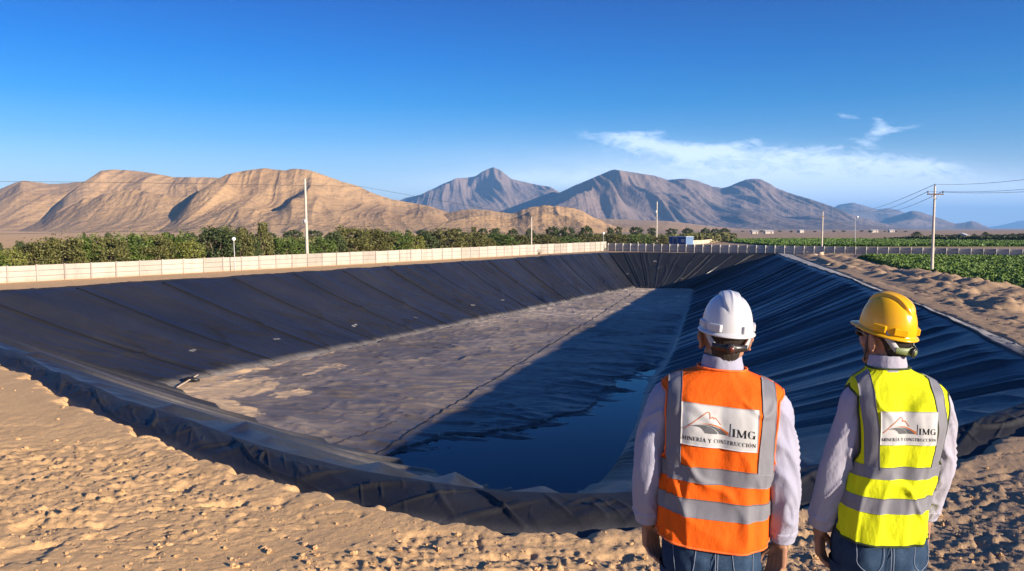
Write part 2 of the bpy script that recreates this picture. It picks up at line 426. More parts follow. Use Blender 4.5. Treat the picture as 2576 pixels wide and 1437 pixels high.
def folds_near(s, v):
    w = s + .8 * (fbm(s * .09, v * 1.1, 2, 51) - .5)
    x1, x2 = w / 3.1 + 1.1 * vn(s * .2, 0 * v, 28), w / 1.15
    f = .30 * saw(x1, .14) * (.2 + ra(x1, 4)) * (.3 + vn(s * .3, v * .8, 93))
    f = f + .15 * saw(x2, .25, 1.6) * (.4 + .8 * ra(x2, 5)) * (.5 + .6 * vn(s * .3, v * .5, 94))
    return f + .03 * fbm(s * .7, v * 5, 3, 14)
def folds_far(s, v):
    w = s + 1.6 * (fbm(s * .1, v * 1.2, 3, 61) - .5)
    f = .13 * pk(1 - np.abs(np.sin(w * PI / 3.1)), .80) + .10 * pk(ridged(w * .35, v * 1.6, 2, 71), .75)
    c = np.hypot((s - 10.5) / 10, (v - .27) / .9)
    ang = np.arctan2(v - .27, (s - 10.5) / 9)
    f += .11 * pk(np.abs(np.sin(ang * 2.6 + .6 + .8 * vn(s * .2, v * 2, 3))), .90) * ss(0, .08, c) * ss(.9, .2, c) * ss(.15, .35, v)
    return f + .08 * fbm(s * .3, v * 2, 3, 15)
d0 = lambda k: (lambda s, v, V: np.clip(k * (.3 + .9 * fbm(s * .25, v * 2.5, 3, 4)), 0, 1))
def dust_left(s, v, V): return np.clip(.14 * fbm(s * .25, v * 2, 3, 4) + .95 * ss(.955, 1.0, v + .035 * fbm(s * .6, v * 3, 3, 6)), 0, 1)
def dust_fold_shade(s, v, V):
    b = ss(.10, .45, v) * ss(1.02, .75, v)
    w = s + .8 * (fbm(s * .09, v * 1.1, 2, 51) - .5)
    b = b * (.15 + 1.3 * (1 - saw(w / 1.15, .30, 1.6)) * (.3 + ra(w / 1.15, 5)))  # dust stripes between the ribs also put the fold shading into the colour
    return np.clip(.10 + .50 * b * ss(22, 40, 64 - s) * 1.0 + .9 * ss(.97, 1.0, v + .03 * fbm(s * .5, v, 3, 2)) * ss(25, 40, s), 0, 1)
RL, TL, VL, SL = slope(LEFT_IN, TOE_LEFT, .16, 44, folds_left, dust_left, 'long sunlit slope of the liner along the white wall')
RF, TF, VF, SF = slope(FAR_IN, TOE_FAR, .15, 40, folds_far, d0(.05), 'short far slope of the liner, half in shadow')
RR, TR, VR, SR = slope(RIM_RIGHT_IN, TOE_RIGHT, .11, 46, folds_right, d0(.04), 'long shaded slope of the liner with ribs running down it')
slope(NEAR_IN[:iN + 1], TOE_NR, .06, 30, folds_near, d0(.05), 'near corner slope of the liner behind the two men')
RN, TN, VN, SN = slope(NEAR_IN[iN:], TOE_NL, .07, 44, folds_near, dust_fold_shade, 'ribbed near slope of the liner, left of the men')
# the flap laid over the bank, its outer edge under the sand
def closed(P, n):
    k = len(P); Q = np.concatenate([P[-2:], P, P[:3]]); out = []
    for i in range(k):
        p0, p1, p2, p3 = Q[i + 1:i + 5]; t = np.linspace(0, 1, n, endpoint=False)[:, None]
        out.append(.5 * (2 * p1 + (p2 - p0) * t + (2 * p0 - 5 * p1 + 4 * p2 - p3) * t ** 2 + (3 * p1 - p0 - 3 * p2 + p3) * t ** 3))
    return np.concatenate(out)
NSEG = 90
IN_D, OUT_D = [], []
for inn, out in ((LEFT_IN, LEFT_OUT), (FAR_IN, FAR_OUT), (RIM_RIGHT_IN, RIM_RIGHT_OUT), (NEAR_IN, NEAR_OUT)):
    n = NSEG
    for i in range(len(inn) - 1):
        for P, D in ((inn, IN_D), (out, OUT_D)):
            E2 = np.concatenate([[2 * P[0] - P[1]], P, [2 * P[-1] - P[-2]]]); p0, p1, p2, p3 = E2[i:i + 4]
            t = np.linspace(0, 1, n, endpoint=False)[:, None]
            D.append(.5 * (2 * p1 + (p2 - p0) * t + (2 * p0 - 5 * p1 + 4 * p2 - p3) * t ** 2 + (3 * p1 - p0 - 3 * p2 + p3) * t ** 3))
IN_D = np.concatenate(IN_D); OUT_D = np.concatenate(OUT_D)
OUT_D[:, 2] = 0
nfl = 44; v = np.linspace(-.03, 1.12, nfl)
FL = IN_D[:, None, :] * (1 - v)[None, :, None] + OUT_D[:, None, :] * v[None, :, None]
zi = (rimz(IN_D) - berm(IN_D[:, 0], IN_D[:, 1]))[:, None]
vm = np.clip(v, 0, 1)[None, :]
ssum = np.concatenate([[0], np.cumsum(np.linalg.norm(np.diff(IN_D[:, :2], axis=0), axis=1))])[:, None]
big = ss(30, 20, FL[..., 1])
rgt = ((FL[..., 0] > 10) & (FL[..., 1] > 21)) * ss(20, 26, FL[..., 1]) * (np.arange(len(FL))[:, None] < NSEG * (len(LEFT_IN) + len(FAR_IN) + len(RIM_RIGHT_IN) - 3)) * (np.arange(len(FL))[:, None] >= NSEG * (len(LEFT_IN) + len(FAR_IN) - 2))
FL[..., 2] = (zi + .05 * rgt) * (1 - vm ** 2 * (1 - rgt) - vm * rgt) + .05 * np.sin(vm * PI) ** .8 * (1 - rgt) + .02 - .06 * vm
wv = .15 * (ridged(ssum * .55 + vm * 1.1, vm * 1.1 + ssum * .07, 2, 33) - .5) + .12 * (vn(ssum * 1.4 - vm * 1.6, vm * 1.5, 35) - .5) + .16 * pk(ridged(ssum * .8 - 1.2 * vm, vm * .9, 2, 39), .70) + .10 * pk(ridged(ssum * 2.0 + 1.6 * vm, vm * 1.2, 2, 49), .78) + .22 * pk(ridged(ssum * .33 + .5 * vm, vm * .5, 1, 57), .94) + .12 * pk(ridged(ssum * .7 - .9 * vm, vm * .6 + ssum * .2, 1, 58), .93)
FL[..., 2] += wv * np.sin(vm * PI) * (.16 + .20 * big) + .015 + .02 * rgt * np.sin(ssum * 3.1 + 2 * vm + 3 * vn(ssum * .4, 0 * vm, 3)) * np.sin(vm * PI)
FL[..., 2] -= .10 * ss(1.0, 1.12, v)[None, :] + .05 * ss(0, -.03, v)[None, :]
FL[..., 2] += berm(FL[..., 0], FL[..., 1])
rmask = ss(.0, .12, vm + .10 * (fbm(ssum * .6, vm, 2, 5) - .5)) * rgt
fdust = np.clip(.05 * fbm(FL[..., 0], FL[..., 1], 3, 3) + .85 * rmask * (.6 + .5 * fbm(FL[..., 0] * .8, FL[..., 1] * .3, 3, 8)) + .22 * ss(.8, 1.05, vm) * fbm(FL[..., 0] * 1.5, FL[..., 1] * 1.5, 3, 9), 0, 1)
fl = lpart('edge_flap', FL, gridq(len(FL), nfl, flip=True), M_FLAP, {'dust': fdust, 'sand': 0 * fdust}); tag(fl, 'outer edge flap of the liner lying on the bank, half buried in sand')
# ------------------------------------------------------------------ floor and water
SHORE = W([(1745, 800), (1690, 882), (1668, 905), (1640, 918), (1600, 930), (1592, 945), (1535, 950), (1548, 972), (1512, 985), (1500, 1010), (1470, 1035), (1395, 1045), (1370, 1062), (1300, 1078), (1215, 1092), (1120, 1090), (1060, 1115), (1010, 1130), (930, 1165),
           (900, 1200), (1300, 1330), (1700, 1330), (1800, 900)], ZF)
nL, nC = 860, 190
Lf = even(TOE_LEFT, nL); TRr = np.concatenate([TOE_RIGHT, TOE_NR[1:]])
# the floor runs between the left toe (with the near-left toe) and the right toe
LTOE = np.concatenate([even(TOE_NL[::-1], 300)[::-1], even(TOE_LEFT, 900)[1:]]) if False else None
bl = np.concatenate([TOE_NL[:-1], TOE_LEFT]); br = np.concatenate([TOE_NR[::-1][:-1], TOE_RIGHT[::-1]])
bl = even(crom(bl, 700), 900); br = even(crom(br, 700), 900)
c = np.linspace(0, 1, nC)
FV = bl[:, None, :] * (1 - c)[None, :, None] + br[:, None, :] * c[None, :, None]
X, Y = FV[..., 0], FV[..., 1]
ax = (T_FR + T_FL - T_N1 - T_L)[:2]; ax /= np.linalg.norm(ax); px_ = np.array([-ax[1], ax[0]])
al = X * ax[0] + Y * ax[1]; ac = X * px_[0] + Y * px_[1]
sd = sdist(X, Y, SHORE)
wl = al + 1.6 * (fbm(al * .12, ac * .12, 3, 19) - .5) * 2
dustsand = 0
wr = .13 * pk(ridged(wl * .38, ac * .10, 2, 81), .70, 1.0) + .12 * pk(ridged(wl * .9, ac * .24, 2, 83), .66) * (.3 + 1.2 * fbm(al * .2, ac * .2, 2, 7)) + .06 * pk(ridged(wl * .5 + ac * .5, ac * .6 - al * .2, 2, 84), .74) + .07 * pk(ridged(wl * 1.9, ac * .42, 2, 88), .60) * (.4 + vn(al * .3, ac * .3, 89)) + .05 * fbm(al * .9, ac * .5, 4, 85) + .10 * (fbm(al * .10, ac * .12, 3, 86) - .5)
edge = np.minimum(np.minimum(c, 1 - c)[None, :] * 45, 1) * np.minimum(np.minimum(np.arange(900), 899 - np.arange(900)) / 12., 1)[:, None]
depth = np.where(sd > 0, -.10 - .05 * np.clip(sd, 0, 4), .03 * np.clip(-sd, 0, 2)) 
FV[..., 2] += (wr * (1 - .72 * ss(0, 3.0, sd)) + depth) * np.clip(edge, 0, 1) - .01
left_d = pdist(X, Y, TOE_LEFT); near_d = pdist(X, Y, TOE_NL[3:]); cor = np.hypot(X - T_L[0], Y - T_L[1])
drift = np.maximum(ss(1.6, .2, left_d + 1.4 * (fbm(al * .5, ac * .5, 3, 21) - .5)) * (.55 + .45 * ss(25, 6, cor)), ss(3.2, .3, near_d + 3.2 * (fbm(al * .3, ac * .3, 3, 22) - .35)) * ss(26, 12, cor))
drift = np.maximum(drift, ss(9, 3, cor + 8 * (fbm(al * .25, ac * .3, 4, 23) - .5)))
farness = ss(48, 110, Y)
gen = .42 + .50 * farness + .42 * (fbm(al * .09, ac * .16, 4, 25) - .45) * 2
dust = np.clip(np.maximum(gen * (1 - .8 * ss(-6, 1, sd)), drift * 1.0), 0.0, 1)
dust = np.clip(dust, .06, 1)
sand = np.clip(np.maximum(ss(1.5, .1, left_d + 1.4 * (fbm(al * .6, ac * .6, 3, 21) - .5)) * (.35 + .65 * ss(30, 5, cor)), ss(3.0, .2, near_d + 3.4 * (fbm(al * .35, ac * .35, 3, 22) - .35)) * ss(24, 10, cor)), 0, 1)
sand = np.maximum(sand, ss(8, 2.5, cor + 9 * (fbm(al * .3, ac * .4, 4, 23) - .5)))
sand = np.maximum(sand, .6 * ss(.60, .70, fbm(al * .35, ac * .6, 3, 27)) * ss(20, 9, cor))
fo = lpart('floor_sheet', FV, gridq(900, nC), M_FLOOR, {'dust': dust, 'sand': sand}); tag(fo, 'flat wrinkled floor of the liner under pale brown dust')
# weld seams: thin raised beads down the left slope, the far slope and along the floor
def bead(P, r, name='weld_seam', m=M_SEAM, flat=.6):
    mb = MB(); mb.tube(np.asarray(P) - np.array(LO), r, 6, True, flat); return mb.build(name, m, liner)
def sample(V, i, lift, j0=0, j1=None):
    return V[i, j0:j1] + np.array([0, 0, lift])
Ls = SL[-1, 0]
for k in range(1, 17):
    i = int((k * 7.0 - 2.5) / Ls * len(VL))
    if i < len(VL) - 3: bead(sample(VL, i, .03, 1, 43), .028 + .00035 * VL[i, 0, 1])
for f in (.10, .2, .62, .88):
    bead(sample(VF, int(f * len(VF)), .06, 1, 39), .10)
def floor_line(pts, n=260, jit=.10, r=.05, lift=.03):
    P = even(W(pts, ZF), n); P[:, 0] += jit * (fbm(np.linspace(0, 40, n), 0 * P[:, 0], 3, 44) - .5) * 2
    # drop onto the floor mesh
    for p in P:
        q = np.argmin((X - p[0]) ** 2 + (Y - p[1]) ** 2); p[2] = FV.reshape(-1, 3)[q, 2] + lift
    return bead(P, r)
floor_line([(1592, 740), (1500, 800), (1420, 850), (1330, 905), (1200, 985), (1060, 1072), (942, 1152)], 320, .12, .032)
floor_line([(1000, 1065), (900, 1105), (830, 1128)], 60, .05, .013)
# scuffed white print marks on the sheets and a few pale specks
def speck(V, i, j, w, h, name='print_mark'):
    mb = MB(); p = V[i, j] - np.array(LO); a = V[i + 1, j] - V[i, j]; a /= np.linalg.norm(a); b = V[i, j + 1] - V[i, j]; b /= np.linalg.norm(b)
    n = np.cross(a, b); n *= np.sign(n[2]); n /= np.linalg.norm(n)
    for q in range(3):
        o = p + n * .05 + a * (q - 1) * w * .26; dw, dh = a * w * .085, b * h * (.26 + .08 * (q % 2))
        mb.add([o - dw - dh, o + dw - dh, o + dw + dh, o - dw + dh, ] , [(0, 1, 2, 3)])
        mb.add([o - dw * .5 - dh * .5 + n * .002, o + dw * 1.3 - dh * .5 + n * .002, o + dw * 1.3 - dh * .2 + n * .002, o - dw * .5 - dh * .2 + n * .002], [(0, 1, 2, 3)])
    return mb.build(name, M_PALE, liner, False)
def nearest(V, px, py):
    Pz = V.reshape(-1, 3); d = Pz - np.array([0, 0, H]); yc = d[:, 1] * CP - d[:, 2] * SP; zc = d[:, 1] * SP + d[:, 2] * CP
    sx = CX + F * d[:, 0] / yc; sy = CY - F * zc / yc
    q = np.argmin((sx - px) ** 2 + (sy - py) ** 2); return q // V.shape[1], q % V.shape[1]
for px, py, w in ((481, 883, .8), (697, 855, .9), (890, 823, 1.0), (1045, 800, 1.1), (1190, 770, 1.2), (1265, 757, 1.2)):
    i, j = nearest(VL, px, py); speck(VL, min(i, len(VL) - 2), min(j, 42), w, .45)
for px, py in ((1648, 658), (1716, 700), (1578, 690)):
    i, j = nearest(VF, px, py); speck(VF, min(i, len(VF) - 2), min(j, 38), .7, .5, 'patch_mark')
# water
wz = ZF - .075
def water_fn(t):
    p = t.geo()
    return {'Normal': t.bump(t.noise(t.vscale(p, (1, .5, 1)), 1.6, 3, .5), .05, .03), 'Base Color': t.ramp(t.noise(p, .25, 3), [(.3, (.001, .006, .012)), (.7, (.002, .010, .018))])}
M_WATER = mat('pond_water', .05, .09, (.003, .015, .026), water_fn)
wp = sdist
WP = W([(1760, 780), (1620, 880), (1450, 950), (1250, 1020), (1000, 1080), (860, 1180), (1150, 1290), (1400, 1330), (1700, 1330), (1850, 900)], wz)
mbw = MB(); mbw.add(WP, None, [(0, k + 1, k) if False else (0, k, k + 1) for k in range(1, len(WP) - 1)])
wa = mbw.build('water', M_WATER, None, False); tag(wa, 'shallow dark blue water lying in the near end of the pond', 'water', None, 'structure')
# ------------------------------------------------------------------ ground
FIELD_EDGE = W([(2130, 645), (2175, 656), (2222, 676), (2292, 692.5), (2358, 697), (2410, 711), (2480, 728), (2576, 742), (2700, 770), (2900, 830)])
in_poly = IN_D[::14, :2]; out_poly = OUT_D[::14, :2]
def bank(X, Y):
    """the mound the two men stand on, below the picture"""
    return 2.27 * ss(8.2, 3.7, Y) * ss(-14, -8, X) * ss(14, 9, X) * ss(-9, -5, Y)
def ground_z(X, Y, fine=True):
    r = np.hypot(X, Y)
    so_ = np.full(X.shape, -99.0); si = np.full(X.shape, -99.0)
    m = (Y > 2) & (Y < 160) & (X > -60) & (X < 60)
    so_[m] = sdist(X[m], Y[m], out_poly); si[m] = sdist(X[m], Y[m], in_poly)
    z = .9 * (fbm(X * .004 + 5, Y * .004, 4, 2) - .5) * ss(250, 900, r) 
    # rough, churned sand near the pond
    near = ss(60, 14, r)
    left_soft = ss(-5.0, -11.0, X - .25 * (Y - 12)) * ss(12, 19, Y)
    rough = (1 - .80 * left_soft) * (.35 + .65 * near)
    big = fbm(X * .55, Y * .55, 3, 101) - .5
    lum = ridged(X * 1.5 + .5 * fbm(X, Y, 2, 3), Y * 2.1, 2, 103) - .5
    cl = fbm(X * 4.3, Y * 5.2, 3, 105) - .5
    clod = pk(vn(X * 5.5, Y * 6.5, 107), .62) * pk(vn(X * .9, Y * .9, 108), .35)
    zone = ss(.38, .62, fbm(X * .22, Y * .3, 3, 140) + .22 * ss(-8, 6, X)); det = .060 * big + .018 * lum * (.12 + .9 * zone) + .040 * cl * (.25 + zone) + .07 * clod * (.15 + zone)
    if fine:
        det = det + .030 * (fbm(X * 15, Y * 17, 3, 109, .65) - .5) * (.35 + zone) + .075 * pk(vn(X * 10, Y * 11.5, 111), .70) * vn(X * 1.3, Y * 1.3, 112) * (.3 + zone) + .04 * pk(vn(X * 17, Y * 18, 113), .74) * (.2 + zone)
    pits = -.085 * pk(vn(X * 2.6 + .5 * fbm(X * 3, Y * 3, 2, 4), Y * 4.4, 115), .66) * ss(.30, .6, vn(X * .45, Y * .45, 116)) - .07 * pk(ridged(X * 1.3 + Y * .3, Y * 2.6, 2, 119), .86) * ss(.35, .55, vn(X * .4, Y * .4, 118)) - .05 * pk(ridged(X * 2.4 - Y * .5, Y * 4.6 + X * .4, 2, 125), .84) * ss(.35, .6, vn(X * .6, Y * .6, 132))
    z = z + (det + pits) * rough * ss(170, 60, r)
    # dirt road and windrows on the right
    fd = np.full(X.shape, 99.0); mm = (X > 12) & (Y > 15) & (Y < 170) & (X < 100)
    fd[mm] = pdist(X[mm], Y[mm], FIELD_EDGE)
    row = .42 * ss(2.2, .2, np.abs(fd - 2.2)) * ss(.30, .62, fbm(X * .5, Y * .5, 3, 121)) + .34 * ss(1.6, .2, np.abs(fd - 5.6 - 1.5 * (fbm(X * .1, Y * .1, 2, 127) - .5))) * ss(.42, .60, fbm(X * .45, Y * .45, 3, 122)) - .16 * ss(1.0, .1, np.abs(fd - 8.5)) * vn(X * .3, Y * .3, 126)
    z = z + (row * (.45 + .9 * fbm(X * 1.6, Y * 1.6, 4, 123, .65)) + (.20 * (fbm(X * 2.2, Y * 2.2, 4, 128, .75) - .5) + .13 * pk(vn(X * 2.3, Y * 2.0, 133), .60) + .10 * pk(vn(X * 3.9, Y * 3.1, 134), .62)) * ss(15, 6, fd) * ss(.34, .56, fbm(X * .25, Y * .2, 3, 129))) * (so_ < -1.2)
    z = z - .12 * ss(1.2, .1, np.abs(so_ + 4.2)) * (X > 14) * (Y > 24) * (.4 + vn(X * .3, Y * .3, 124)) * ss(99, 20, fd)
    # sand lip over the flap's edge, then down under the liner
    sl_ = so_ + .55 * (fbm(X * 1.3, Y * 1.3, 3, 130) - .5) + .22 * (fbm(X * 5, Y * 5, 2, 131) - .5)
    lip = .10 * ss(-1.1, -.1, so_) * (Y < 45) * ss(15, 11, X)
    z = np.where(so_ > -1.5, z * (1 - .6 * ss(-1.2, 0, so_)) + lip, z)
    z = np.where(sl_ > -.25, np.minimum(z, .2) - ss(-.25, .45, sl_) * .55, z)
    z = np.where(so_ > .5, np.minimum(z, -.35), z)
    z = np.where(si > .0, -.45 - np.clip(si * 3.0, 0, 8.6), z)
    z = z + bank(X, Y) + berm(X, Y)
    return z
def ground_fn(t):
    p = t.geo()
    a = t.noise(p, .05, 5, .55); b = t.noise(p, .9, 6, .62); c = t.noise(p, 14, 4, .7)
    col = t.ramp(a, [(.30, (.60, .365, .160)), (.55, (.68, .42, .19)), (.75, (.56, .35, .165))])
    damp = t.ramp(b, [(.34, 0.82), (.52, 1.0), (.75, 1.08)])
    col = t.mix(1.0, col, damp, 'MULTIPLY')
    col = t.mix(.35, col, t.ramp(c, [(.3, (.42, .26, .125)), (.62, (.76, .50, .25))]))
    g1 = t.noise(p, 34, 3, .7); g2 = t.noise(p, 21, 4, .75, .3)
    col = t.mix(t.ramp(g1, [(.60, 0), (.68, .55)]), col, (.22, .135, .07)); col = t.mix(t.ramp(g2, [(.62, 0), (.70, .45)]), col, (.70, .52, .33))
    # greyer, stonier soil right of the pond
    sx = t.node('ShaderNodeSeparateXYZ'); t.put(sx.inputs[0], p)
    k = t.m('MULTIPLY', t.ramp(t.m('ADD', t.m('DIVIDE', t.m('ADD', sx.outputs[0], 5.0), 26.0), t.m('MULTIPLY', t.m('SUBTRACT', b, .5), .3)), [(.05, 0), (.45, 1)]), .75)
    col = t.mix(k, col, (.27, .195, .135))
    return {'Base Color': col, 'Normal': t.bump(t.m('ADD', t.m('MULTIPLY', c, 1.0), t.m('MULTIPLY', t.noise(p, 48, 4, .75), .7)), .75, .022)}
M_GROUND = mat('sandy_ground', .95, .12, (.5, .36, .22), ground_fn)
def polar(r0, r1, k, a0, a1, na):
    n = int(math.log(r1 / r0) / k) + 1
    r = np.exp(np.linspace(math.log(r0), math.log(r1), n))[:, None]; a = np.linspace(a0, a1, na)[None, :]
    return r * np.sin(a), r * np.cos(a), n
GV, GQ, off = [], [], 0
A0 = math.radians(58)
for r0, r1, k, na, fine in ((7.0, 34, .0031, 760, True), (34, 95, .0038, 640, True), (95, 190, .0066, 520, True), (190, 26000, .05, 200, False)):
    Xg, Yg, n = polar(r0, r1, k, -A0, A0, na)
    Z = ground_z(Xg, Yg, fine)
    GV.append(np.stack([Xg, Yg, Z], -1).reshape(-1, 3)); GQ.append(gridq(n, na) + off); off += n * na
# behind and beside the camera, and the mound
for r0, r1, n, a0, a1, na in ((.02, 7.0, 70, -PI, PI, 300), (6.9, 26000, 90, A0 - .01, 2 * PI - A0 + .01, 160)):
    r = (np.exp(np.linspace(math.log(r0), math.log(r1), n)) if r1 > 100 else np.linspace(r0, r1, n))[:, None]; a = np.linspace(a0, a1, na)[None, :]
    Xg, Yg = r * np.sin(a), r * np.cos(a); Z = ground_z(Xg, Yg, False) - (.015 if r1 > 100 else 0)
    GV.append(np.stack([Xg, Yg, Z], -1).reshape(-1, 3)); GQ.append(gridq(n, na) + off); off += n * na
gr = mesh_np('ground', np.concatenate(GV), np.concatenate(GQ)[:, ::-1], M_GROUND)
tag(gr, 'sandy ground around the pond and the plain reaching to the mountains', 'ground', None, 'structure')
# ------------------------------------------------------------------ mountains
def rock_mat(name, lo, hi, streak, sc):
    def fn(t):
        p = t.geo()
        a = t.noise(t.vscale(p, (1, .6, 1.6)), sc, 6, .6, .4); b = t.noise(t.vscale(p, (1, 1, .35)), sc * 9, 5, .65)
        col = t.ramp(a, [(.3, lo), (.7, hi)])
        col = t.mix(t.ramp(b, [(.56, 0), (.70, .7)]), col, streak)
        return {'Base Color': col, 'Normal': t.bump(t.m('ADD', a, t.m('MULTIPLY', b, .5)), .6, .12 / sc)}
    return mat(name, .95, .08, lo, fn)
M_TAN = rock_mat('tan_desert_rock', (.38, .235, .115), (.48, .31, .155), (.22, .155, .11), .008)
M_GREY = rock_mat('grey_brown_rock', (.165, .118, .095), (.23, .168, .135), (.10, .078, .068), .002)
def mountain(name, prof, D0, D1, m, seed, lab, L, amp=.38, pw=1.25, nx=None, nt=170, base=-3, jag=.6, back=.5, fine=.20):
    prof = np.array(prof, float); nx = nx or int((prof[-1, 0] - prof[0, 0]) / 1.6)
    px = np.linspace(prof[0, 0], prof[-1, 0], nx)
    y = np.interp(px, prof[:, 0], prof[:, 1]); k = 5; ker = np.hanning(2 * k + 1); ker /= ker.sum()
    y = np.convolve(np.pad(y, k, 'edge'), ker, 'valid')
    y += jag * (fbm(px * .09, px * 0, 4, seed) - .5) * 2
    t = np.linspace(0, 1 + back, nt)[None, :]
    Yw = D0 + (D1 - D0) * t; Xw = ((px - CX) / F)[:, None] * Yw
    Hc = np.maximum((Y0 - y) / F * D1 + H, 1)[:, None]
    u = Xw / L; w = (Yw - D0) / (L * 2.1)
    wp = 1.1 * (fbm(u * .45, w * .6, 3, seed + 1) - .5)
    v1 = ridged(u * .5 + wp, w * .8 + .6 * wp, 1, seed + 2)
    v2 = ridged(u * 1.35 + 1.8 * wp + .7 * w, w * .7, 2, seed + 3)
    v3 = ridged(u * 4.4 + 3.2 * wp + 1.1 * w + .6 * v2, w * .9, 3, seed + 4)
    bump = np.clip(np.sin(np.clip(t, 0, 1) * PI), 0, 1) ** .7
    te = t + amp * (v1 - .55) * bump + amp * .50 * (v2 - .55) * bump * (.35 + .65 * ss(.05, .5, t)) + amp * fine * (v3 - .55) * np.maximum(bump, .2 * ss(0, .3, t)) * ss(1, .93, t)
    te = np.where(t > 1, 1 - (t - 1) / back, np.clip(te, 0, .985 + .015 * ss(.9, 1, t)))
    Z = base + (Hc - base) * np.clip(te, 0, 1) ** pw
    Z = np.where(t < 1, np.minimum(Z, H + (Hc - H) * Yw / D1 * .995), Z)          # nothing in front stands above its own crest line
    V = np.stack(np.broadcast_arrays(Xw, Yw, Z), -1)
    o = mesh_np(name, V, gridq(nx, nt), m); tag(o, lab, 'mountain', None, 'structure'); return o
mountain('hills', [(-420, 560), (-260, 520), (-100, 497), (0, 480), (30, 466), (65, 455), (100, 459), (130, 463), (170, 462), (215, 457), (300, 470), (400, 520), (500, 578)],
         1150, 1900, M_TAN, 11, 'tan desert hills at the far left edge', 170, .45, 1.1, jag=1.0)
mountain('hills', [(40, 580), (110, 548), (170, 497), (215, 461), (262, 430), (290, 427), (350, 431), (400, 438), (440, 446), (500, 447), (545, 447), (600, 455), (680, 490), (760, 540), (830, 580)],
         900, 1600, M_TAN, 13, 'bare tan hill with a flat top, behind the hedge', 150, .45, 1.1, jag=.8)
mountain('hills', [(340, 584), (400, 568), (440, 540), (480, 500), (530, 466), (560, 447), (575, 440), (610, 432), (670, 424), (700, 428), (722, 430), (742, 425), (783, 429), (862, 457), (905, 469), (938, 486), (984, 501), (1015, 507), (1078, 518), (1130, 535), (1190, 556), (1250, 572), (1330, 580)],
         720, 1300, M_TAN, 17, 'rounded tan hill with dark gullies behind the bare pole', 135, .50, 1.1, jag=.8)
mountain('hills', [(1040, 578), (1075, 553), (1110, 541), (1155, 529), (1190, 527), (1240, 531), (1290, 538), (1330, 523), (1370, 517), (1430, 522), (1460, 530), (1490, 545), (1520, 560), (1560, 574), (1600, 580)],
         720, 1050, M_TAN, 23, 'low tan rocky hills in the middle before the grey peaks', 95, .55, 1.0, jag=1.5, nt=130, fine=.16)
mountain('hills', [(1380, 580), (1440, 560), (1500, 549), (1580, 553), (1680, 556), (1760, 566), (1850, 575), (2000, 580)],
         1300, 2300, M_TAN, 29, 'smooth pale sand slope at the foot of the middle grey mountain', 300, .25, 1.0, jag=.3, nt=60)
mountain('mountain', [(930, 570), (985, 520), (1015, 500), (1060, 490), (1110, 466), (1150, 449), (1175, 448), (1197, 444), (1215, 432), (1240, 421), (1262, 431), (1285, 450), (1320, 459), (1360, 467), (1385, 471), (1405, 484), (1450, 500), (1500, 540), (1560, 575)],
         4200, 6300, M_GREY, 37, 'grey mountain with a pointed summit, left of centre', 400, .78, 1.1, jag=.9)
mountain('mountain', [(1330, 570), (1380, 500), (1405, 486), (1450, 465), (1500, 444), (1530, 431), (1545, 427), (1580, 433), (1640, 442), (1680, 454), (1700, 451), (1722, 450), (1750, 455), (1790, 470), (1815, 474), (1835, 468), (1850, 461), (1870, 453), (1890, 450), (1910, 452), (1930, 461), (1950, 474), (1985, 487), (2030, 500), (2090, 520), (2150, 545), (2250, 570), (2330, 580)],
         2900, 4900, M_GREY, 41, 'broad grey mountain with a rounded right hump, right of centre', 330, .80, 1.1, jag=.9)
mountain('mountain', [(2010, 575), (2060, 540), (2080, 530), (2105, 516), (2140, 510), (2180, 520), (2200, 527), (2230, 524), (2260, 530), (2300, 548), (2380, 575)],
         6200, 8600, M_GREY, 47, 'hazy grey mountain behind the lamp pole on the right', 500, .5, 1.1, jag=.7, nt=110)
mountain('mountain', [(2140, 580), (2180, 568), (2240, 546), (2290, 530), (2312, 533), (2350, 546), (2400, 563), (2425, 560), (2441, 555), (2460, 562), (2500, 580)],
         5000, 6800, M_GREY, 53, 'dark low peaks behind the power pole with the crossarm', 330, .55, 1.1, jag=.6, nt=110)
mountain('mountain', [(2380, 581), (2450, 577), (2520, 566), (2560, 556), (2640, 549), (2720, 545), (2850, 560), (2950, 580)],
         14000, 18000, M_GREY, 59, 'faint bluish ridge at the far right edge', 1200, .3, 1.1, jag=.4, nt=70)
# ------------------------------------------------------------------ the air
def haze_box():
    m = bpy.data.materials.new('desert_haze'); m.use_nodes = True; t = NT(m.node_tree); t.n.remove(t.n['Principled BSDF'])
    v = t.node('ShaderNodeVolumePrincipled'); v.inputs['Color'].default_value = (.23, .54, 1.0, 1); v.inputs['Density'].default_value = HAZE_D; v.inputs['Anisotropy'].default_value = 0.0
    t.l.new(v.outputs[0], t.n['Material Output'].inputs['Volume'])
    mb = MB(); mb.box((0, 10000, 280), (30000, 24000, 590))
    o = mb.build('haze', m, None, False); tag(o, 'thin bluish haze over the whole plain', 'haze', None, 'stuff'); return o
HAZE_D = 9.5e-5
haze_box()
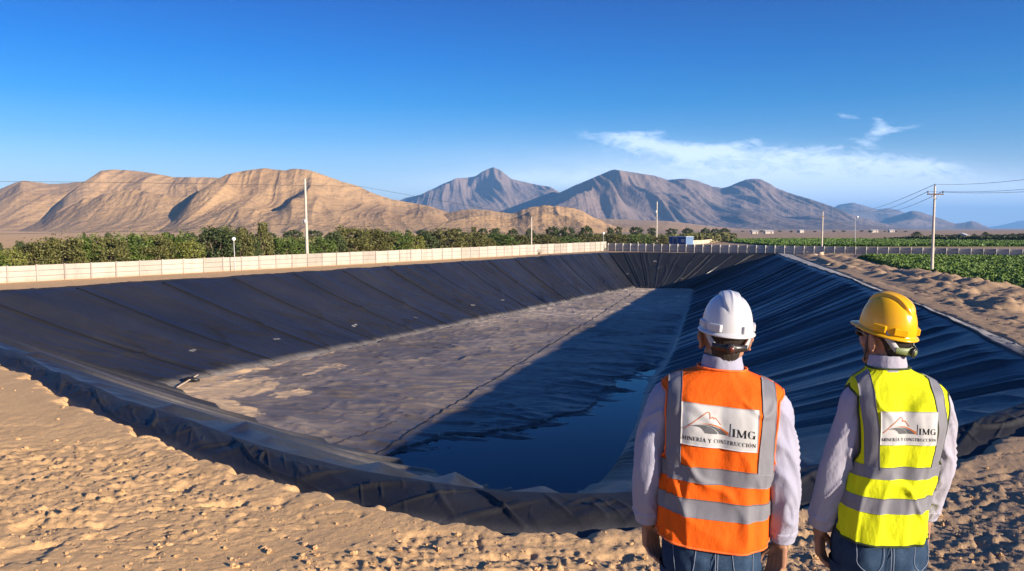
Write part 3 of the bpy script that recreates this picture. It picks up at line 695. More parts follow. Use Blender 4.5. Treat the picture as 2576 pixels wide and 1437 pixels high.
# ------------------------------------------------------------------ vegetation
def leaf_mat(name, dark, mid, light, sc=1.2):
    def fn(t):
        p = t.geo(); a = t.attr('tone'); n = t.noise(p, sc, 3, .6)
        k = t.m('ADD', t.m('MULTIPLY', a, .6), t.m('MULTIPLY', n, .5))
        return {'Base Color': t.ramp(k, [(.22, dark), (.5, mid), (.8, light)])}
    return mat(name, .6, .25, mid, fn)
M_OLIVE = leaf_mat('olive_leaves', (.045, .050, .014), (.105, .105, .028), (.16, .15, .045))
M_GREEN = leaf_mat('green_leaves', (.030, .050, .010), (.075, .115, .020), (.13, .17, .035))
M_DARK = leaf_mat('dark_leaves', (.018, .028, .008), (.045, .065, .018), (.08, .10, .03))
M_YEL = leaf_mat('yellow_green_leaves', (.07, .08, .015), (.15, .16, .03), (.22, .22, .05))
M_DRY = leaf_mat('dry_leaves', (.12, .075, .035), (.22, .14, .06), (.30, .21, .10))
M_CROP = leaf_mat('crop_leaves', (.036, .072, .010), (.080, .140, .020), (.14, .21, .04), .35)
M_CROP2 = leaf_mat('far_crop_leaves', (.050, .090, .014), (.085, .150, .022), (.115, .18, .034), .06)
M_BARK = simple('bark', (.14, .10, .07), .9, .1, .3, 6)
rng = np.random.default_rng(5)
def leaves(C, size, up=.35, asp=.55, rg=rng):
    """diamond leaves at the points C: (verts, quads, tone)"""
    n = len(C); d = rg.normal(size=(n, 3)); d /= np.linalg.norm(d, axis=1)[:, None]
    nrm = rg.normal(size=(n, 3)); nrm[:, 2] += up * 2; a = np.cross(d, nrm); a /= np.linalg.norm(a, axis=1)[:, None] + 1e-9
    s = (size * rg.uniform(.6, 1.4, n))[:, None]
    V = np.stack([C - d * s, C + a * s * asp, C + d * s, C - a * s * asp], 1)
    return V.reshape(-1, 3), np.arange(4 * n).reshape(-1, 4), np.repeat(rg.uniform(0, 1, n), 4)
def crown_points(rx, ry, rz, cz, nc, npc, rg, droop=0.0, flat=.0):
    P = []; 
    for k in range(nc):
        d = rg.normal(size=3); d /= np.linalg.norm(d); d[2] = d[2] * (1 - flat) + .1
        r = rg.uniform(.45, .98) ** .6
        c = np.array([rx, ry, rz]) * d * r
        q = rg.normal(size=(npc, 3)); q /= np.linalg.norm(q, axis=1)[:, None]
        s = rg.uniform(.16, .34)
        pts = c + q * np.array([rx, ry, rz * .9]) * s * rg.uniform(.55, 1, (npc, 1))
        P.append(pts)
    P = np.concatenate(P); P[:, 2] += cz
    return P
def plant(name, kind, w, h, m, leaf, seed, nc=46, npc=34, trunk=.18, shape='bush'):
    """a shrub or tree of width w and height h standing at the origin"""
    rg = np.random.default_rng(seed); o = empty(name)
    if shape == 'bush':
        P = crown_points(w / 2, w / 2, h * .52, h * .50, nc, npc, rg)
        k = rg.integers(0, len(P), len(P) // 9); E = P[k] + rg.normal(size=(len(k), 3)) * [.1, .1, .22] * w * .5
        P = np.concatenate([P, E])
    elif shape == 'tree':
        P = crown_points(w / 2, w / 2, h * .36, h * .62, nc, npc, rg)
    elif shape == 'shaggy':
        t = rg.uniform(0, 1, nc * npc); r = w / 2 * (.45 + .55 * np.sin(np.clip(t * 1.15 + .12, 0, 1) * PI) ** .7) * rg.uniform(.5, 1.05, len(t)); a = rg.uniform(0, 2 * PI, len(t))
        P = np.stack([r * np.cos(a), r * np.sin(a), t * h * .98 + .05], 1)
    elif shape == 'poplar':
        t = rg.uniform(.08, 1, nc * npc); r = w / 2 * np.sin(np.clip(t, 0, 1) ** .8 * PI * .95) ** .8 * rg.uniform(.4, 1.05, len(t)); a = rg.uniform(0, 2 * PI, len(t))
        P = np.stack([r * np.cos(a), r * np.sin(a), t * h], 1)
    P = P[P[:, 2] > .05]
    V, Q, tn = leaves(P, leaf, rg=rg)
    f = mesh_np('crown' if kind == 'tree' else 'foliage', V, Q, m, o, False, {'tone': tn})
    mb = MB()
    if kind == 'tree':
        mb.tube([(0, 0, -.2), (.03, 0, h * .3), (-.04, .05, h * .62)], [trunk, trunk * .75, trunk * .35], 8)
        for k in range(5):
            a = k * 1.26 + seed; mb.tube([(0, 0, h * (.25 + .06 * k)), (math.cos(a) * w * .2, math.sin(a) * w * .2, h * (.45 + .06 * k)), (math.cos(a) * w * .34, math.sin(a) * w * .34, h * (.6 + .05 * k))], [trunk * .5, trunk * .3, .02], 6)
        mb.build('trunk', M_BARK, o)
    else:
        for k in range(6):
            a = k * 1.05 + seed; mb.tube([(.06 * math.cos(a), .06 * math.sin(a), -.1), (math.cos(a) * w * .14, math.sin(a) * w * .14, h * .4), (math.cos(a) * w * .26, math.sin(a) * w * .26, h * .72)], [.06, .04, .015], 6)
        mb.build('stem', M_BARK, o)
    return o
PROTO = {}
def put(key, px, top, Y, wpx, label, cat, group, yaw=None, base_z=0.0):
    """place a copy of a prototype so that it reaches the height seen at (px, top), standing at distance Y"""
    name, kind, m, shape = KINDS[key]
    p = AT(px, top, Y); h = max(p[2] - base_z, .4); w = wpx / F * Y
    var = random.randrange(3); k = (key, var)
    if k not in PROTO:
        o = plant(name, kind, 2.0, 2.0, m, LEAF[key], 100 + len(PROTO) * 7, shape=shape, nc=NCL[key][0], npc=NCL[key][1]); PROTO[k] = o
    else: o = copy_tree(PROTO[k])
    o.location = (p[0], Y, base_z - .03); o.scale = (w / 2, w / 2 * random.uniform(.85, 1.1), h / 2); o.rotation_euler = (0, 0, random.uniform(0, 6.28) if yaw is None else yaw)
    return tag(o, label, cat, group)
KINDS = {'olive': ('bush', 'bush', M_OLIVE, 'bush'), 'green': ('bush', 'bush', M_GREEN, 'bush'), 'dark': ('bush', 'bush', M_DARK, 'bush'), 'yel': ('bush', 'bush', M_YEL, 'bush'),
         'tree': ('tree', 'tree', M_DARK, 'tree'), 'shag': ('tree', 'tree', M_OLIVE, 'shaggy'), 'pop': ('tree', 'tree', M_DARK, 'poplar'), 'dry': ('weed', 'bush', M_DRY, 'bush'), 'weed': ('weed', 'bush', M_GREEN, 'bush')}
LEAF = dict(olive=.058, green=.058, dark=.062, yel=.058, tree=.085, shag=.085, pop=.09, dry=.09, weed=.12)
NCL = dict(olive=(96, 58), green=(96, 58), dark=(90, 56), yel=(80, 50), tree=(52, 36), shag=(50, 34), pop=(40, 30), dry=(12, 14), weed=(16, 14))
HG = 'bushes of the hedge behind the white wall'
def wallY(px): return float(np.interp(px, [-200, 0, 262, 590, 1000, 1400, 1525, 1900], [55, 64, 71.5, 83, 109, 145, 156, 200]))
HEDGE = [
 ('green', -30, 640, 5, 110, 'low bright green bush cut by the left edge of the photo'),
 ('yel', 22, 630, 4.5, 70, 'low yellow-green bush behind the first panel of the white wall'),
 ('olive', 92, 612, 6, 96, 'olive bush behind the third wall panel, at the left end of the hedge'),
 ('olive', 150, 603, 6, 104, 'tall feathery olive bush behind the fourth wall panel'),
 ('green', 208, 594, 7, 104, 'green bush with spiky top behind the fifth wall panel'),
 ('olive', 266, 600, 6, 96, 'olive bush behind the sixth wall panel'),
 ('green', 326, 592, 7, 108, 'broad green bush behind the patched grey wall panel'),
 ('olive', 384, 594, 6, 96, 'dense olive bush behind the eighth wall panel'),
 ('green', 432, 591, 7, 92, 'dense green bush near the right end of the long hedge'),
 ('yel', 474, 606, 5, 62, 'yellow-green bush closing the right end of the long hedge'),
 ('dark', 542, 579, 8, 84, 'dark rounded bush left of the globe street lamp'),
 ('olive', 596, 573, 8, 92, 'big rounded bush right behind the globe street lamp'),
 ('dark', 632, 588, 9, 40, 'narrow dark bush beside the shaggy tall tree'),
 ('green', 708, 600, 9, 66, 'green bush right of the shaggy tall tree'),
 ('green', 752, 601, 9, 70, 'green bush at the foot of the bare concrete pole'),
 ('green', 806, 600, 10, 76, 'green bush just right of the bare concrete pole'),
 ('dark', 842, 585, 10, 46, 'dark upright bush at the start of the tall middle hedge'),
 ('olive', 880, 579, 12, 92, 'tall olive bush, left one in the middle hedge'),
 ('olive', 940, 581, 12, 90, 'tall olive bush, second in the middle hedge'),
 ('green', 990, 583, 12, 86, 'tall green bush, third in the middle hedge'),
 ('yel', 1038, 594, 11, 58, 'light green bush at the right end of the middle hedge'),
 ('dark', 1072, 587, 12, 52, 'dark green bush between the middle hedge and the grey-brown one'),
 ('olive', 1122, 580, 13, 104, 'wide grey-brown olive bush right of the middle hedge'),
 ('olive', 1192, 588, 13, 86, 'olive bush midway between the middle hedge and the short pole'),
 ('green', 1246, 586, 14, 84, 'green bush left of the short bare pole'),
 ('olive', 1300, 590, 15, 80, 'olive bush just left of the short bare pole'),
 ('olive', 1362, 590, 16, 84, 'olive bush just right of the short bare pole'),
 ('green', 1418, 592, 18, 84, 'green bush right of the short bare pole'),
 ('olive', 1470, 594, 20, 84, 'olive bush left of the far globe lamp'),
 ('olive', 1540, 592, 24, 90, 'olive bush right behind the far globe lamp'),
 ('green', 1600, 591, 28, 80, 'green bush left of the tall far pole'),
 ('olive', 1664, 590, 32, 84, 'olive bush behind the tall far pole'),
]
for key, px, top, dy, wpx, lab in HEDGE:
    put(key, px, top + random.uniform(-3, 5), wallY(px) + dy, wpx * random.uniform(1.05, 1.4), lab, 'bush', HG)
put('shag', 661, 561, wallY(661) + 9, 54, 'shaggy tall leafy tree standing between lamp and pole', 'tree', None)
put('shag', 1192, 571, 205, 26, 'small ragged palm-like tree above the middle scrub', 'tree', None)
# dark trees further back, on the skyline
BACK = [(680, 584, 210, 30), (735, 580, 230, 46), (790, 579, 240, 40), (858, 577, 240, 30), (1027, 576, 230, 18), (1060, 577, 250, 24), (1155, 575, 260, 16), (1215, 573, 250, 24), (1245, 572, 250, 30), (1290, 577, 240, 30), (1334, 577, 240, 26)]
for px, top, Y, w in BACK:
    put('tree', px, top, Y, w, 'dark tree rising just above the scrub before the tan hills', 'tree', 'dark trees above the left scrub')
for px, top, Y, w, lab in ((1392, 568, 230, 34, 'dark spreading tree above the scrub, left of two rounded ones'), (1428, 569, 230, 32, 'rounded bright-topped tree above the scrub, middle of three'), (1475, 570, 240, 36, 'wide rounded tree above the scrub, left of the far globe lamp')):
    put('tree', px, top, Y, w, lab, 'tree', 'rounded trees above the middle scrub')
for px, top, Y, w in ((1536, 570, 300, 20), (1556, 569, 300, 20), (1600, 570, 310, 36), (1640, 572, 320, 24), (1690, 574, 330, 30), (1730, 575, 340, 30), (1775, 575, 330, 26), (1800, 574, 320, 22), (1822, 575, 320, 26)):
    put('tree', px, top, Y, w, 'small dark tree at the far end of the scrub near the blue cabin', 'tree', 'small trees behind the blue cabin')
for px, top, Y, w, lab in ((48, 609, 120, 30, 'small round dark shrub on the sand above the hedge, far left'), (-6, 612, 118, 24, 'small dark shrub cut by the left edge above the hedge'), (212, 587, 150, 12, 'tiny dark shrub peeping over the hedge, left'), (272, 588, 160, 20, 'tiny dark shrub peeping over the hedge, right of the first'), (478, 588, 190, 40, 'low dark shrubs in the gap between the hedge and the rounded bush')):
    put('dark', px, top, Y, w, lab, 'shrub', 'small shrubs behind the hedge')
# far right, beyond the green field
FR = [(2308, 583, 30, 'dark pointed tree, first on the left of the row beyond the field', 'pop'), (2352, 590, 26, None, 'tree'), (2378, 590, 30, None, 'tree'), (2408, 589, 30, None, 'tree'), (2432, 592, 24, None, 'tree'), (2452, 588, 14, None, 'pop'), (2462, 592, 26, None, 'tree'),
      (2480, 584, 20, 'tall slim tree in the middle of the row beyond the field', 'pop'), (2494, 590, 24, None, 'tree'), (2512, 589, 22, None, 'tree'), (2528, 590, 20, None, 'tree'), (2548, 588, 22, None, 'tree'), (2570, 588, 30, None, 'tree'), (2604, 584, 22, None, 'pop'), (2640, 588, 34, None, 'tree')]
FR = [(px - 1 if px < 2500 else px, t, w, l, k) for px, t, w, l, k in FR]
for px, top, w, lab, k in FR:
    put(k, px, top, random.uniform(300, 325), w, lab or 'bluish dark tree in the row beyond the green field', 'tree', 'trees beyond the green field')
for px, w in ((1868, 10), (1892, 14), (1916, 8), (1962, 12), (1990, 9), (2012, 12), (2050, 9), (2098, 10), (2122, 12), (2168, 10), (2190, 14), (2226, 9), (2252, 12), (2278, 10)):
    put('tree', px, random.uniform(579.5, 581.5), random.uniform(800, 1000), w, 'tiny dark tree on the far plain below the mountains', 'tree', 'tiny trees on the far plain')
# scrub: one mass nobody could count
def scrub():
    rg = np.random.default_rng(9); n = 52000
    px = rg.uniform(-150, 1850, n); w0 = np.array([wallY(a) for a in px]) + np.interp(px, [-150, 500, 1500, 1850], [8, 14, 20, 60])
    far = np.interp(px, [-150, 480, 700, 1300, 1850], [78, 120, 260, 300, 360]); far = np.maximum(far, w0 + 5)
    t = rg.uniform(0, 1, n) ** .8; Y = w0 + (far - w0) * t; X = (px - CX) / F * Y
    h = np.clip(1.2 + 2.6 * (fbm(X * .09, Y * .06, 3, 201) - .3), .25, 3.0) * ss(0, .05, t) * ss(1, .9, t)
    h *= np.interp(px, [-150, 480, 700], [.7, .7, 1.0])
    Z = h * rg.uniform(.35, 1, n) + .05
    V, Q, tn = leaves(np.stack([X, Y, Z], 1), .42 * (Y / 160) ** .7, rg=rg)
    V[:, 2] = np.maximum(V[:, 2], .01)
    o = mesh_np('scrub', V, Q, M_OLIVE, None, False, {'tone': tn}); tag(o, 'belt of olive green scrub between the walls and the tan hills', 'scrub', None, 'stuff')
scrub()
# crop fields
def field():
    rg = np.random.default_rng(12); E = FIELD_EDGE[:, :2]
    n = 380000; Y = rg.uniform(44, 117, n); xe = np.interp(Y, E[::-1, 1], E[::-1, 0]); X = xe + rg.uniform(0, 1, n) ** 1.25 * 52
    # rows of plants: leaves gather in clumps
    top = np.interp(X, [40, 60, 75, 95], [116, 113, 110.5, 107])
    k = (Y < top) & (X < Y * .92) & (X > xe + .3 * fbm(X, Y, 2, 3))
    X, Y = X[k], Y[k]
    cl = fbm(X * 1.1, Y * .9, 3, 211); h = (.34 + .55 * cl) * ss(-.2, 1.2, X - np.interp(Y, E[::-1, 1], E[::-1, 0])) * .9
    Z = h * rg.uniform(.45, 1, len(X))
    V, Q, tn = leaves(np.stack([X, Y, Z + .02], 1), .135 * (Y / 70) ** .6, .6, .7, rg)
    gy, gt = np.meshgrid(np.linspace(45, 116, 260), np.linspace(0, 1, 200), indexing='ij'); gx = np.interp(gy, E[::-1, 1], E[::-1, 0]) + .5 + gt * 44
    gz = .05 + .40 * fbm(gx * 1.1, gy * .9, 3, 211) * ss(0, .04, gt) * ss(0, .02, gy / 71 - .64) * (gy < np.interp(gx, [40, 60, 75, 95], [115.5, 112.5, 110, 106.5])) - .3 * (gy > np.interp(gx, [40, 60, 75, 95], [115.5, 112.5, 110, 106.5])) - .3 * (gx > gy * .92)
    nv = len(V); V = np.concatenate([V, np.stack([gx, gy, gz], -1).reshape(-1, 3)]); Q = np.concatenate([Q, gridq(260, 200) + nv]); tn = np.concatenate([tn, np.full(260 * 200, .25)])
    o = mesh_np('crop_field', V, Q, M_CROP, None, False, {'tone': np.clip(tn * .6 + np.concatenate([np.repeat(cl, 4), np.full(len(tn) - 4 * len(cl), .3)]) * .5, 0, 1)}); tag(o, 'near field of leafy green crop right of the dirt road', 'crop', None, 'stuff')
    n = 150000; Y = 190 + 115 * rg.uniform(0, 1, n) ** 1.2; px = rg.uniform(1800, 2700, n)
    lo = np.interp(px, [1800, 1850, 1950, 2300, 2700], [300, 235, 190, 170, 150]); hi = np.interp(px, [1800, 1850, 1950, 2150, 2250, 2350, 2700], [270, 290, 300, 300, 285, 264, 242])
    k = (Y > lo) & (Y < hi); Y = Y[k]; px = px[k]; X = (px - CX) / F * Y
    h = .35 + .35 * fbm(X * .2, Y * .15, 3, 213)
    V, Q, tn = leaves(np.stack([X, Y, h * rg.uniform(.55, 1, len(X))], 1), .30 * (Y / 200) ** .8, 1.2, .75, rg)
    gp, gt = np.meshgrid(np.linspace(1805, 2700, 300), np.linspace(0, 1, 90), indexing='ij'); l_ = np.interp(gp, [1800, 1850, 1950, 2300, 2700], [300, 235, 190, 170, 150]); h_ = np.interp(gp, [1800, 1850, 1950, 2150, 2250, 2350, 2700], [270, 290, 300, 300, 285, 264, 242])
    gy = np.maximum(l_, 190) + (h_ - np.maximum(l_, 190)) * gt; gx = (gp - CX) / F * gy; gz = (.22 + .25 * fbm(gx * .2, gy * .15, 3, 213)) * ss(0, .02, gt) * ss(1, .98, gt)
    nv = len(V); V = np.concatenate([V, np.stack([gx, gy, gz], -1).reshape(-1, 3)]); Q = np.concatenate([Q, gridq(300, 90) + nv]); tn = np.concatenate([tn, np.full(300 * 90, .45)])
    o = mesh_np('crop_field', V, Q, M_CROP2, None, False, {'tone': tn}); tag(o, 'far field of green crop beyond the grey wall', 'crop', None, 'stuff')
field()
def tree_shade_strip():  # dark leaves standing in for the shade the tree row throws there
    rg = np.random.default_rng(15); n = 5200; px = rg.uniform(2222, 2720, n); Y = np.interp(px, [2222, 2400, 2720], [292, 272, 250]) + rg.uniform(0, 5, n)
    h = np.interp(px, [2222, 2300, 2720], [.6, 1.3, 1.6]) * rg.uniform(.1, 1, n); X = (px - CX) / F * Y
    V, Q, tn = leaves(np.stack([X, Y, h], 1), .6, rg=rg); V[:, 2] = np.maximum(V[:, 2], .01)
    o = mesh_np('tree_shade_strip', V, Q, M_DARK, None, False, {'tone': tn * .5}); tag(o, 'long low dark leafy strip standing in for tree shade at the far field edge', 'tree shade')
tree_shade_strip()
# weeds along the foot of the white wall
WEEDS = [('dry', 648, 676, 660, 20, 'small dry weed at the wall foot right of the globe lamp'), ('weed', 672, 673, 664, 26, 'low green weed at the wall foot right of the globe lamp'), ('dry', 704, 671, 651, 26, 'tall dry brown weed by the white wall, left of the bare pole'),
         ('dry', 834, 663, 653, 22, 'dry spindly weed by the wall right of the bare pole'), ('dry', 920, 659, 647, 18, 'reddish dry weed by the wall, below the middle hedge'), ('weed', 1000, 655, 645, 30, 'green weed by the wall, left one of two green ones'), ('weed', 1050, 652, 639, 30, 'larger green weed by the wall, right one of two green ones'),
         ('dry', 1108, 650, 645, 24, 'flat dry weed by the wall under the wide olive bush'), ('dry', 1357, 640, 626, 20, 'yellow dry weed by the wall right of the short pole'), ('weed', 1396, 634, 622, 18, 'green-brown weed by the wall, left of a pair'), ('dry', 1414, 633, 619, 18, 'brown weed by the wall, right of a pair'),
         ('weed', 1510, 629, 615, 20, 'green weed at the foot of the far globe lamp'), ('weed', 1533, 631, 622, 18, 'green weed at the corner where the grey wall starts'), ('weed', 1586, 631, 621, 16, 'green weed by the second panel of the grey wall')]
for key, px, base, top, w, lab in WEEDS:
    Y = G(px, base)[1] - .5; put(key, px, top, Y, w, lab, 'weed', 'weeds at the foot of the walls')
# ------------------------------------------------------------------ walls
def conc_fn(base, dirt):
    def fn(t):
        p = t.geo(); sp = t.node('ShaderNodeSeparateXYZ'); t.put(sp.inputs[0], p)
        n = t.noise(t.vscale(p, (1, 1, .45)), .9, 6, .65, .4); f = t.noise(p, 9, 4, .7)
        k = t.m('ADD', t.m('MULTIPLY', n, 1.0), t.m('MULTIPLY', f, .25))
        col = t.ramp(k, [(.42, tuple(c * .80 for c in base)), (.62, base), (.9, tuple(min(.9, c * 1.10) for c in base))])
        low = t.m('MULTIPLY', t.ramp(t.m('ADD', sp.outputs[2], t.m('MULTIPLY', n, .35)), [(.20, .55), (.48, 0)]), 1.0)
        oi = t.node('ShaderNodeObjectInfo').outputs['Random']
        col = t.mix(1.0, col, t.ramp(oi, [(0, .78), (.5, .95), (1, 1.08)]), 'MULTIPLY')
        return {'Base Color': t.mix(low, col, dirt), 'Normal': t.bump(f, .3, .01)}
    return fn
M_WHITE = mat('white_concrete', .9, .15, (.6, .57, .52), conc_fn((.40, .355, .30), (.38, .27, .18)))
M_WPOST = mat('white_post', .9, .15, (.56, .53, .48), conc_fn((.36, .32, .275), (.36, .26, .18)))
M_GREYW = mat('grey_concrete', .9, .15, (.33, .325, .31), conc_fn((.36, .345, .325), (.33, .24, .19)))
M_GPOST = mat('grey_post', .9, .15, (.4, .39, .37), conc_fn((.42, .40, .37), (.33, .24, .19)))
M_CREAM = mat('cream_concrete', .9, .15, (.6, .5, .36), conc_fn((.60, .50, .36), (.48, .36, .24)))
def wall(name, label, A, B, n, hA, hB, m, mp, th=.07, post=(.13, .16), rows=3, out=0.0, cat='wall', gap=.022, jit=.02):
    A = np.array(A[:2]); B = np.array(B[:2]); d = (B - A) / n; L = np.linalg.norm(d); ang = math.atan2(d[1], d[0])
    root = empty(name, (A[0], A[1], 0), ang); tag(root, label, cat)
    for k in range(n):
        h = hA + (hB - hA) * (k + .5) / n + random.uniform(-jit, jit); mb = MB(); b = h / rows
        for r in range(rows):
            mb.box((L * (k + .5) + random.uniform(-.008, .008), random.uniform(-.008, .008), b * (r + .5) - .02), (L - post[0] - .01, th, b - gap), random.uniform(-.004, .004), .012)
        mb.build('wall_panel', m, root, False)
    for k in range(n + 1):
        h = hA + (hB - hA) * k / n + .03; mb = MB(); mb.box((L * k, out, h / 2 - .1), (post[0], post[1], h + .2), random.uniform(-.02, .02), .012)
        mb.build('post', mp, root, False)
    return root
WA, WB = G(-60, 716), G(1524, 631)
wall('boundary_wall', 'long white precast concrete wall along the left side of the pond', WA, WB, 49, 1.33, 1.80, M_WHITE, M_WPOST, out=-.02)
wall('boundary_wall', 'grey precast concrete wall crossing behind the pond to the right', G(1531, 631.5), G(2640, 652.5), 44, 1.50, 1.36, M_GREYW, M_GPOST, .06, (.06, .30), 3, -.15, jit=.01)
wall('boundary_wall', 'low cream wall beyond the grey wall, left of the blue cabin', (G(1580, 619)[0], 198), (AT(1765, 607, 222)[0], 222), 12, 1.1, 1.1, M_CREAM, M_CREAM, rows=2)
wall('boundary_wall', 'low cream wall running away to the right of the blue cabin', (AT(1766, 607, 222.6)[0], 222.6), (AT(1852, 600, 330)[0], 330), 40, 1.1, .95, M_CREAM, M_CREAM, rows=2)
# ------------------------------------------------------------------ poles, lamps, cables
M_POLE = simple('pole_concrete', (.50, .44, .36), .85, .15, .15, 2.5, .2, 20)
M_STEEL = simple('galvanised_steel', (.42, .42, .42), .5, .4, .1, 6)
M_BROWN = simple('weathered_timber', (.13, .085, .06), .85, .15, .25, 5)
M_INS = simple('insulator_glaze', (.10, .07, .055), .3, .5, .1, 9)
M_GLOBE = simple('lamp_globe_white', (.80, .78, .72), .35, .4, .04, 3)
M_WIRE = simple('cable_black', (.03, .03, .032), .6, .3, .1, 3)
def pole(name, px, top, Y, r0, r1, label, cat='utility pole', lean=0.0, base=-.3):
    p = AT(px, top, Y); h = p[2]; o = empty(name, (p[0], Y, 0)); tag(o, label, cat)
    mb = MB(); zz = np.linspace(base, h, 9); mb.tube([(lean * (z / h - 1), 0, z) for z in zz], np.linspace(r0, r1, 9), 14); mb.build('shaft', M_POLE, o)
    return o, h
# main pole with crossarm
po, ph = pole('utility_pole', 2352, 468, 73.6, .15, .085, 'tall concrete power pole with a crossarm at the crop field edge')
arm_z = AT(2352, 489, 73.6)[2]
mb = MB(); mb.box((0, -.13, arm_z), (1.56, .10, .11), .10, .012); mb.build('crossarm', M_BROWN, po, False)
ca, sa = math.cos(.10), math.sin(.10)
for s in (-1, 1):
    mb = MB(); x, y = s * .72 * ca, -.13 + s * .72 * sa
    mb.tube([(x, y, arm_z + .04), (x, y, arm_z + .13)], .018, 8); mb.tube([(x, y, arm_z + .12), (x, y, arm_z + .17), (x, y, arm_z + .22), (x, y, arm_z + .27), (x, y, arm_z + .31)], [.05, .062, .045, .058, .03], 10); mb.build('insulator', M_INS, po)
    mb = MB(); mb.tube([(s * .42 * ca, -.17 + s * .42 * sa, arm_z - .04), (s * .05, -.15, arm_z - .46)], .022, 6); mb.build('brace', M_STEEL, po)
mb = MB(); mb.tube([(0, 0, ph - .02), (0, 0, ph + .07), (0, 0, ph + .13), (0, 0, ph + .19)], [.03, .055, .045, .03], 10); mb.build('insulator', M_INS, po)
pb, bh = pole('utility_pole', 767, 450, 93.5, .20, .11, 'bare concrete pole with a clamp, behind the white wall on the left', lean=-.12)
cz = AT(767, 557, 93.5)[2]
mb = MB(); mb.tube([(-.05, 0, cz - .22), (-.05, 0, cz + .22)], [.22, .21], 14); mb.box((-.05, -.22, cz), (.22, .12, .3), 0, .02); mb.tube([(-.4, -.05, cz - .3), (-.33, -.05, cz - .1)], [.06, .09], 8); mb.build('clamp', M_STEEL, pb)
mb = MB(); mb.tube([(-.1, 0, bh), (-.1, 0, bh + .14)], .03, 8); mb.build('pin', M_STEEL, pb)
ps, sh = pole('utility_pole', 1337, 545, 146, .14, .10, 'short bare pole behind the white wall in the middle')
pt, th_ = pole('utility_pole', 1653, 507, 204, .19, .12, 'tall pale pole between the tall scrub and the blue cabin')
mb = MB(); bz = AT(1653, 533, 204)[2]; mb.box((-.22, -.1, bz), (.28, .22, .7), 0, .03); mb.build('fuse_box', M_STEEL, pt)
pr, rh = pole('utility_pole', 2070, 533, 151, .16, .11, 'concrete pole with a small crossarm behind the pale boulders')
mb = MB(); az = AT(2070, 545, 151)[2]; mb.box((0, -.12, az), (1.3, .09, .10), .2, .01); mb.build('crossarm', M_BROWN, pr, False)
pl_, lh = pole('utility_pole', 1764, 591, 300, .12, .10, 'thin little pole standing right of the blue cabin')
def lamp(px, top, px0, base, Y, label, r, side=0.0, r0=.05):
    p = AT(px, top, Y); q = AT(px0, base, Y); o = empty('street_lamp', (q[0], Y, 0)); tag(o, label, 'street lamp'); h = p[2]; dx = p[0] - q[0]
    mb = MB(); mb.tube([(dx * t, 0, h * t - .2 * (1 - t)) for t in np.linspace(0, 1, 6)], np.linspace(r0, r0 * .65, 6), 10); mb.build('post', M_STEEL, o)
    mb = MB(); c = (dx + side, 0, h + (r * .9 if side == 0 else 0)); 
    if side: mb.tube([(dx, 0, h - .3), (dx + side * .6, 0, h - .02), (dx + side, 0, h)], .03, 8); mb.build('bracket', M_STEEL, o); mb = MB()
    mb.ell(c, (r, r, r * .95), 18, 12); g = mb.build('lamp_globe', M_GLOBE, o)
    mb = MB(); mb.tube([(c[0], 0, c[2] - r * 1.1), (c[0], 0, c[2] - r * .8)], [r * .35, r * .5], 12); mb.build('collar', M_STEEL, o)
lamp(588, 606, 592, 682, 81, 'white globe street lamp leaning slightly before the white wall', .20)
lamp(1518, 590, 1519, 629, 153, 'white globe street lamp at the far end of the white wall', .24)
lamp(2151, 546, 2151, 616, 214, 'far tall lamp post with a white globe on a side bracket', .30, .62, .09)
def cable(label, pts, r=.016, sag=0.0):
    pts = np.array(pts, float); n = 40; t = np.linspace(0, 1, n); P = np.stack([np.interp(t, np.linspace(0, 1, len(pts)), pts[:, k]) for k in range(3)], 1)
    P[:, 2] -= sag * 4 * t * (1 - t)
    mb = MB(); mb.tube(P, r, 6); o = mb.build('power_cable', M_WIRE); tag(o, label, 'cable', 'overhead power cables'); return o
m0 = np.array([po.location.x, 73.6, 0.0])
topc = m0 + [0, 0, ph + .15]; lc = m0 + [-.72 * ca, -.13 - .72 * sa, arm_z + .26]; rc = m0 + [.72 * ca, -.13 + .72 * sa, arm_z + .26]
cable('cable from the top of the crossarm pole to the right edge', [topc, AT(2720, 432, 47)], .014, .25)
cable('upper cable from the right end of the crossarm to the right edge', [rc, AT(2720, 462, 47)], .014, .2)
cable('lower cable from the crossarm to the right edge', [lc, AT(2720, 474, 46.5)], .014, .2)
cable('cable from the pole top going far left behind the pole', [topc, AT(2140, 533, 230)], .022, .8)
cable('cable from the left end of the crossarm going far left', [lc, AT(2180, 532, 230)], .022, .8)
cable('cable from the right end of the crossarm going far left', [rc, AT(2215, 531, 230)], .022, .8)
cable('high cable crossing the sky over the tan hills on the left', [AT(-120, 456, 92), AT(240, 458.5, 100), AT(905, 469, 128), AT(1340, 546, 146)], .022, 0)
cable('low cable running to the clamp of the bare pole on the left', [AT(-120, 591, 80), AT(0, 589, 81.5), AT(380, 582, 87), AT(655, 568, 92), AT(766, 562, 93.4)], .020, 0)
cable('cable from the clamp of the bare pole to the short pole', [AT(768, 562, 93.4), AT(850, 566, 99), AT(1337, 549, 146)], .02, .3)
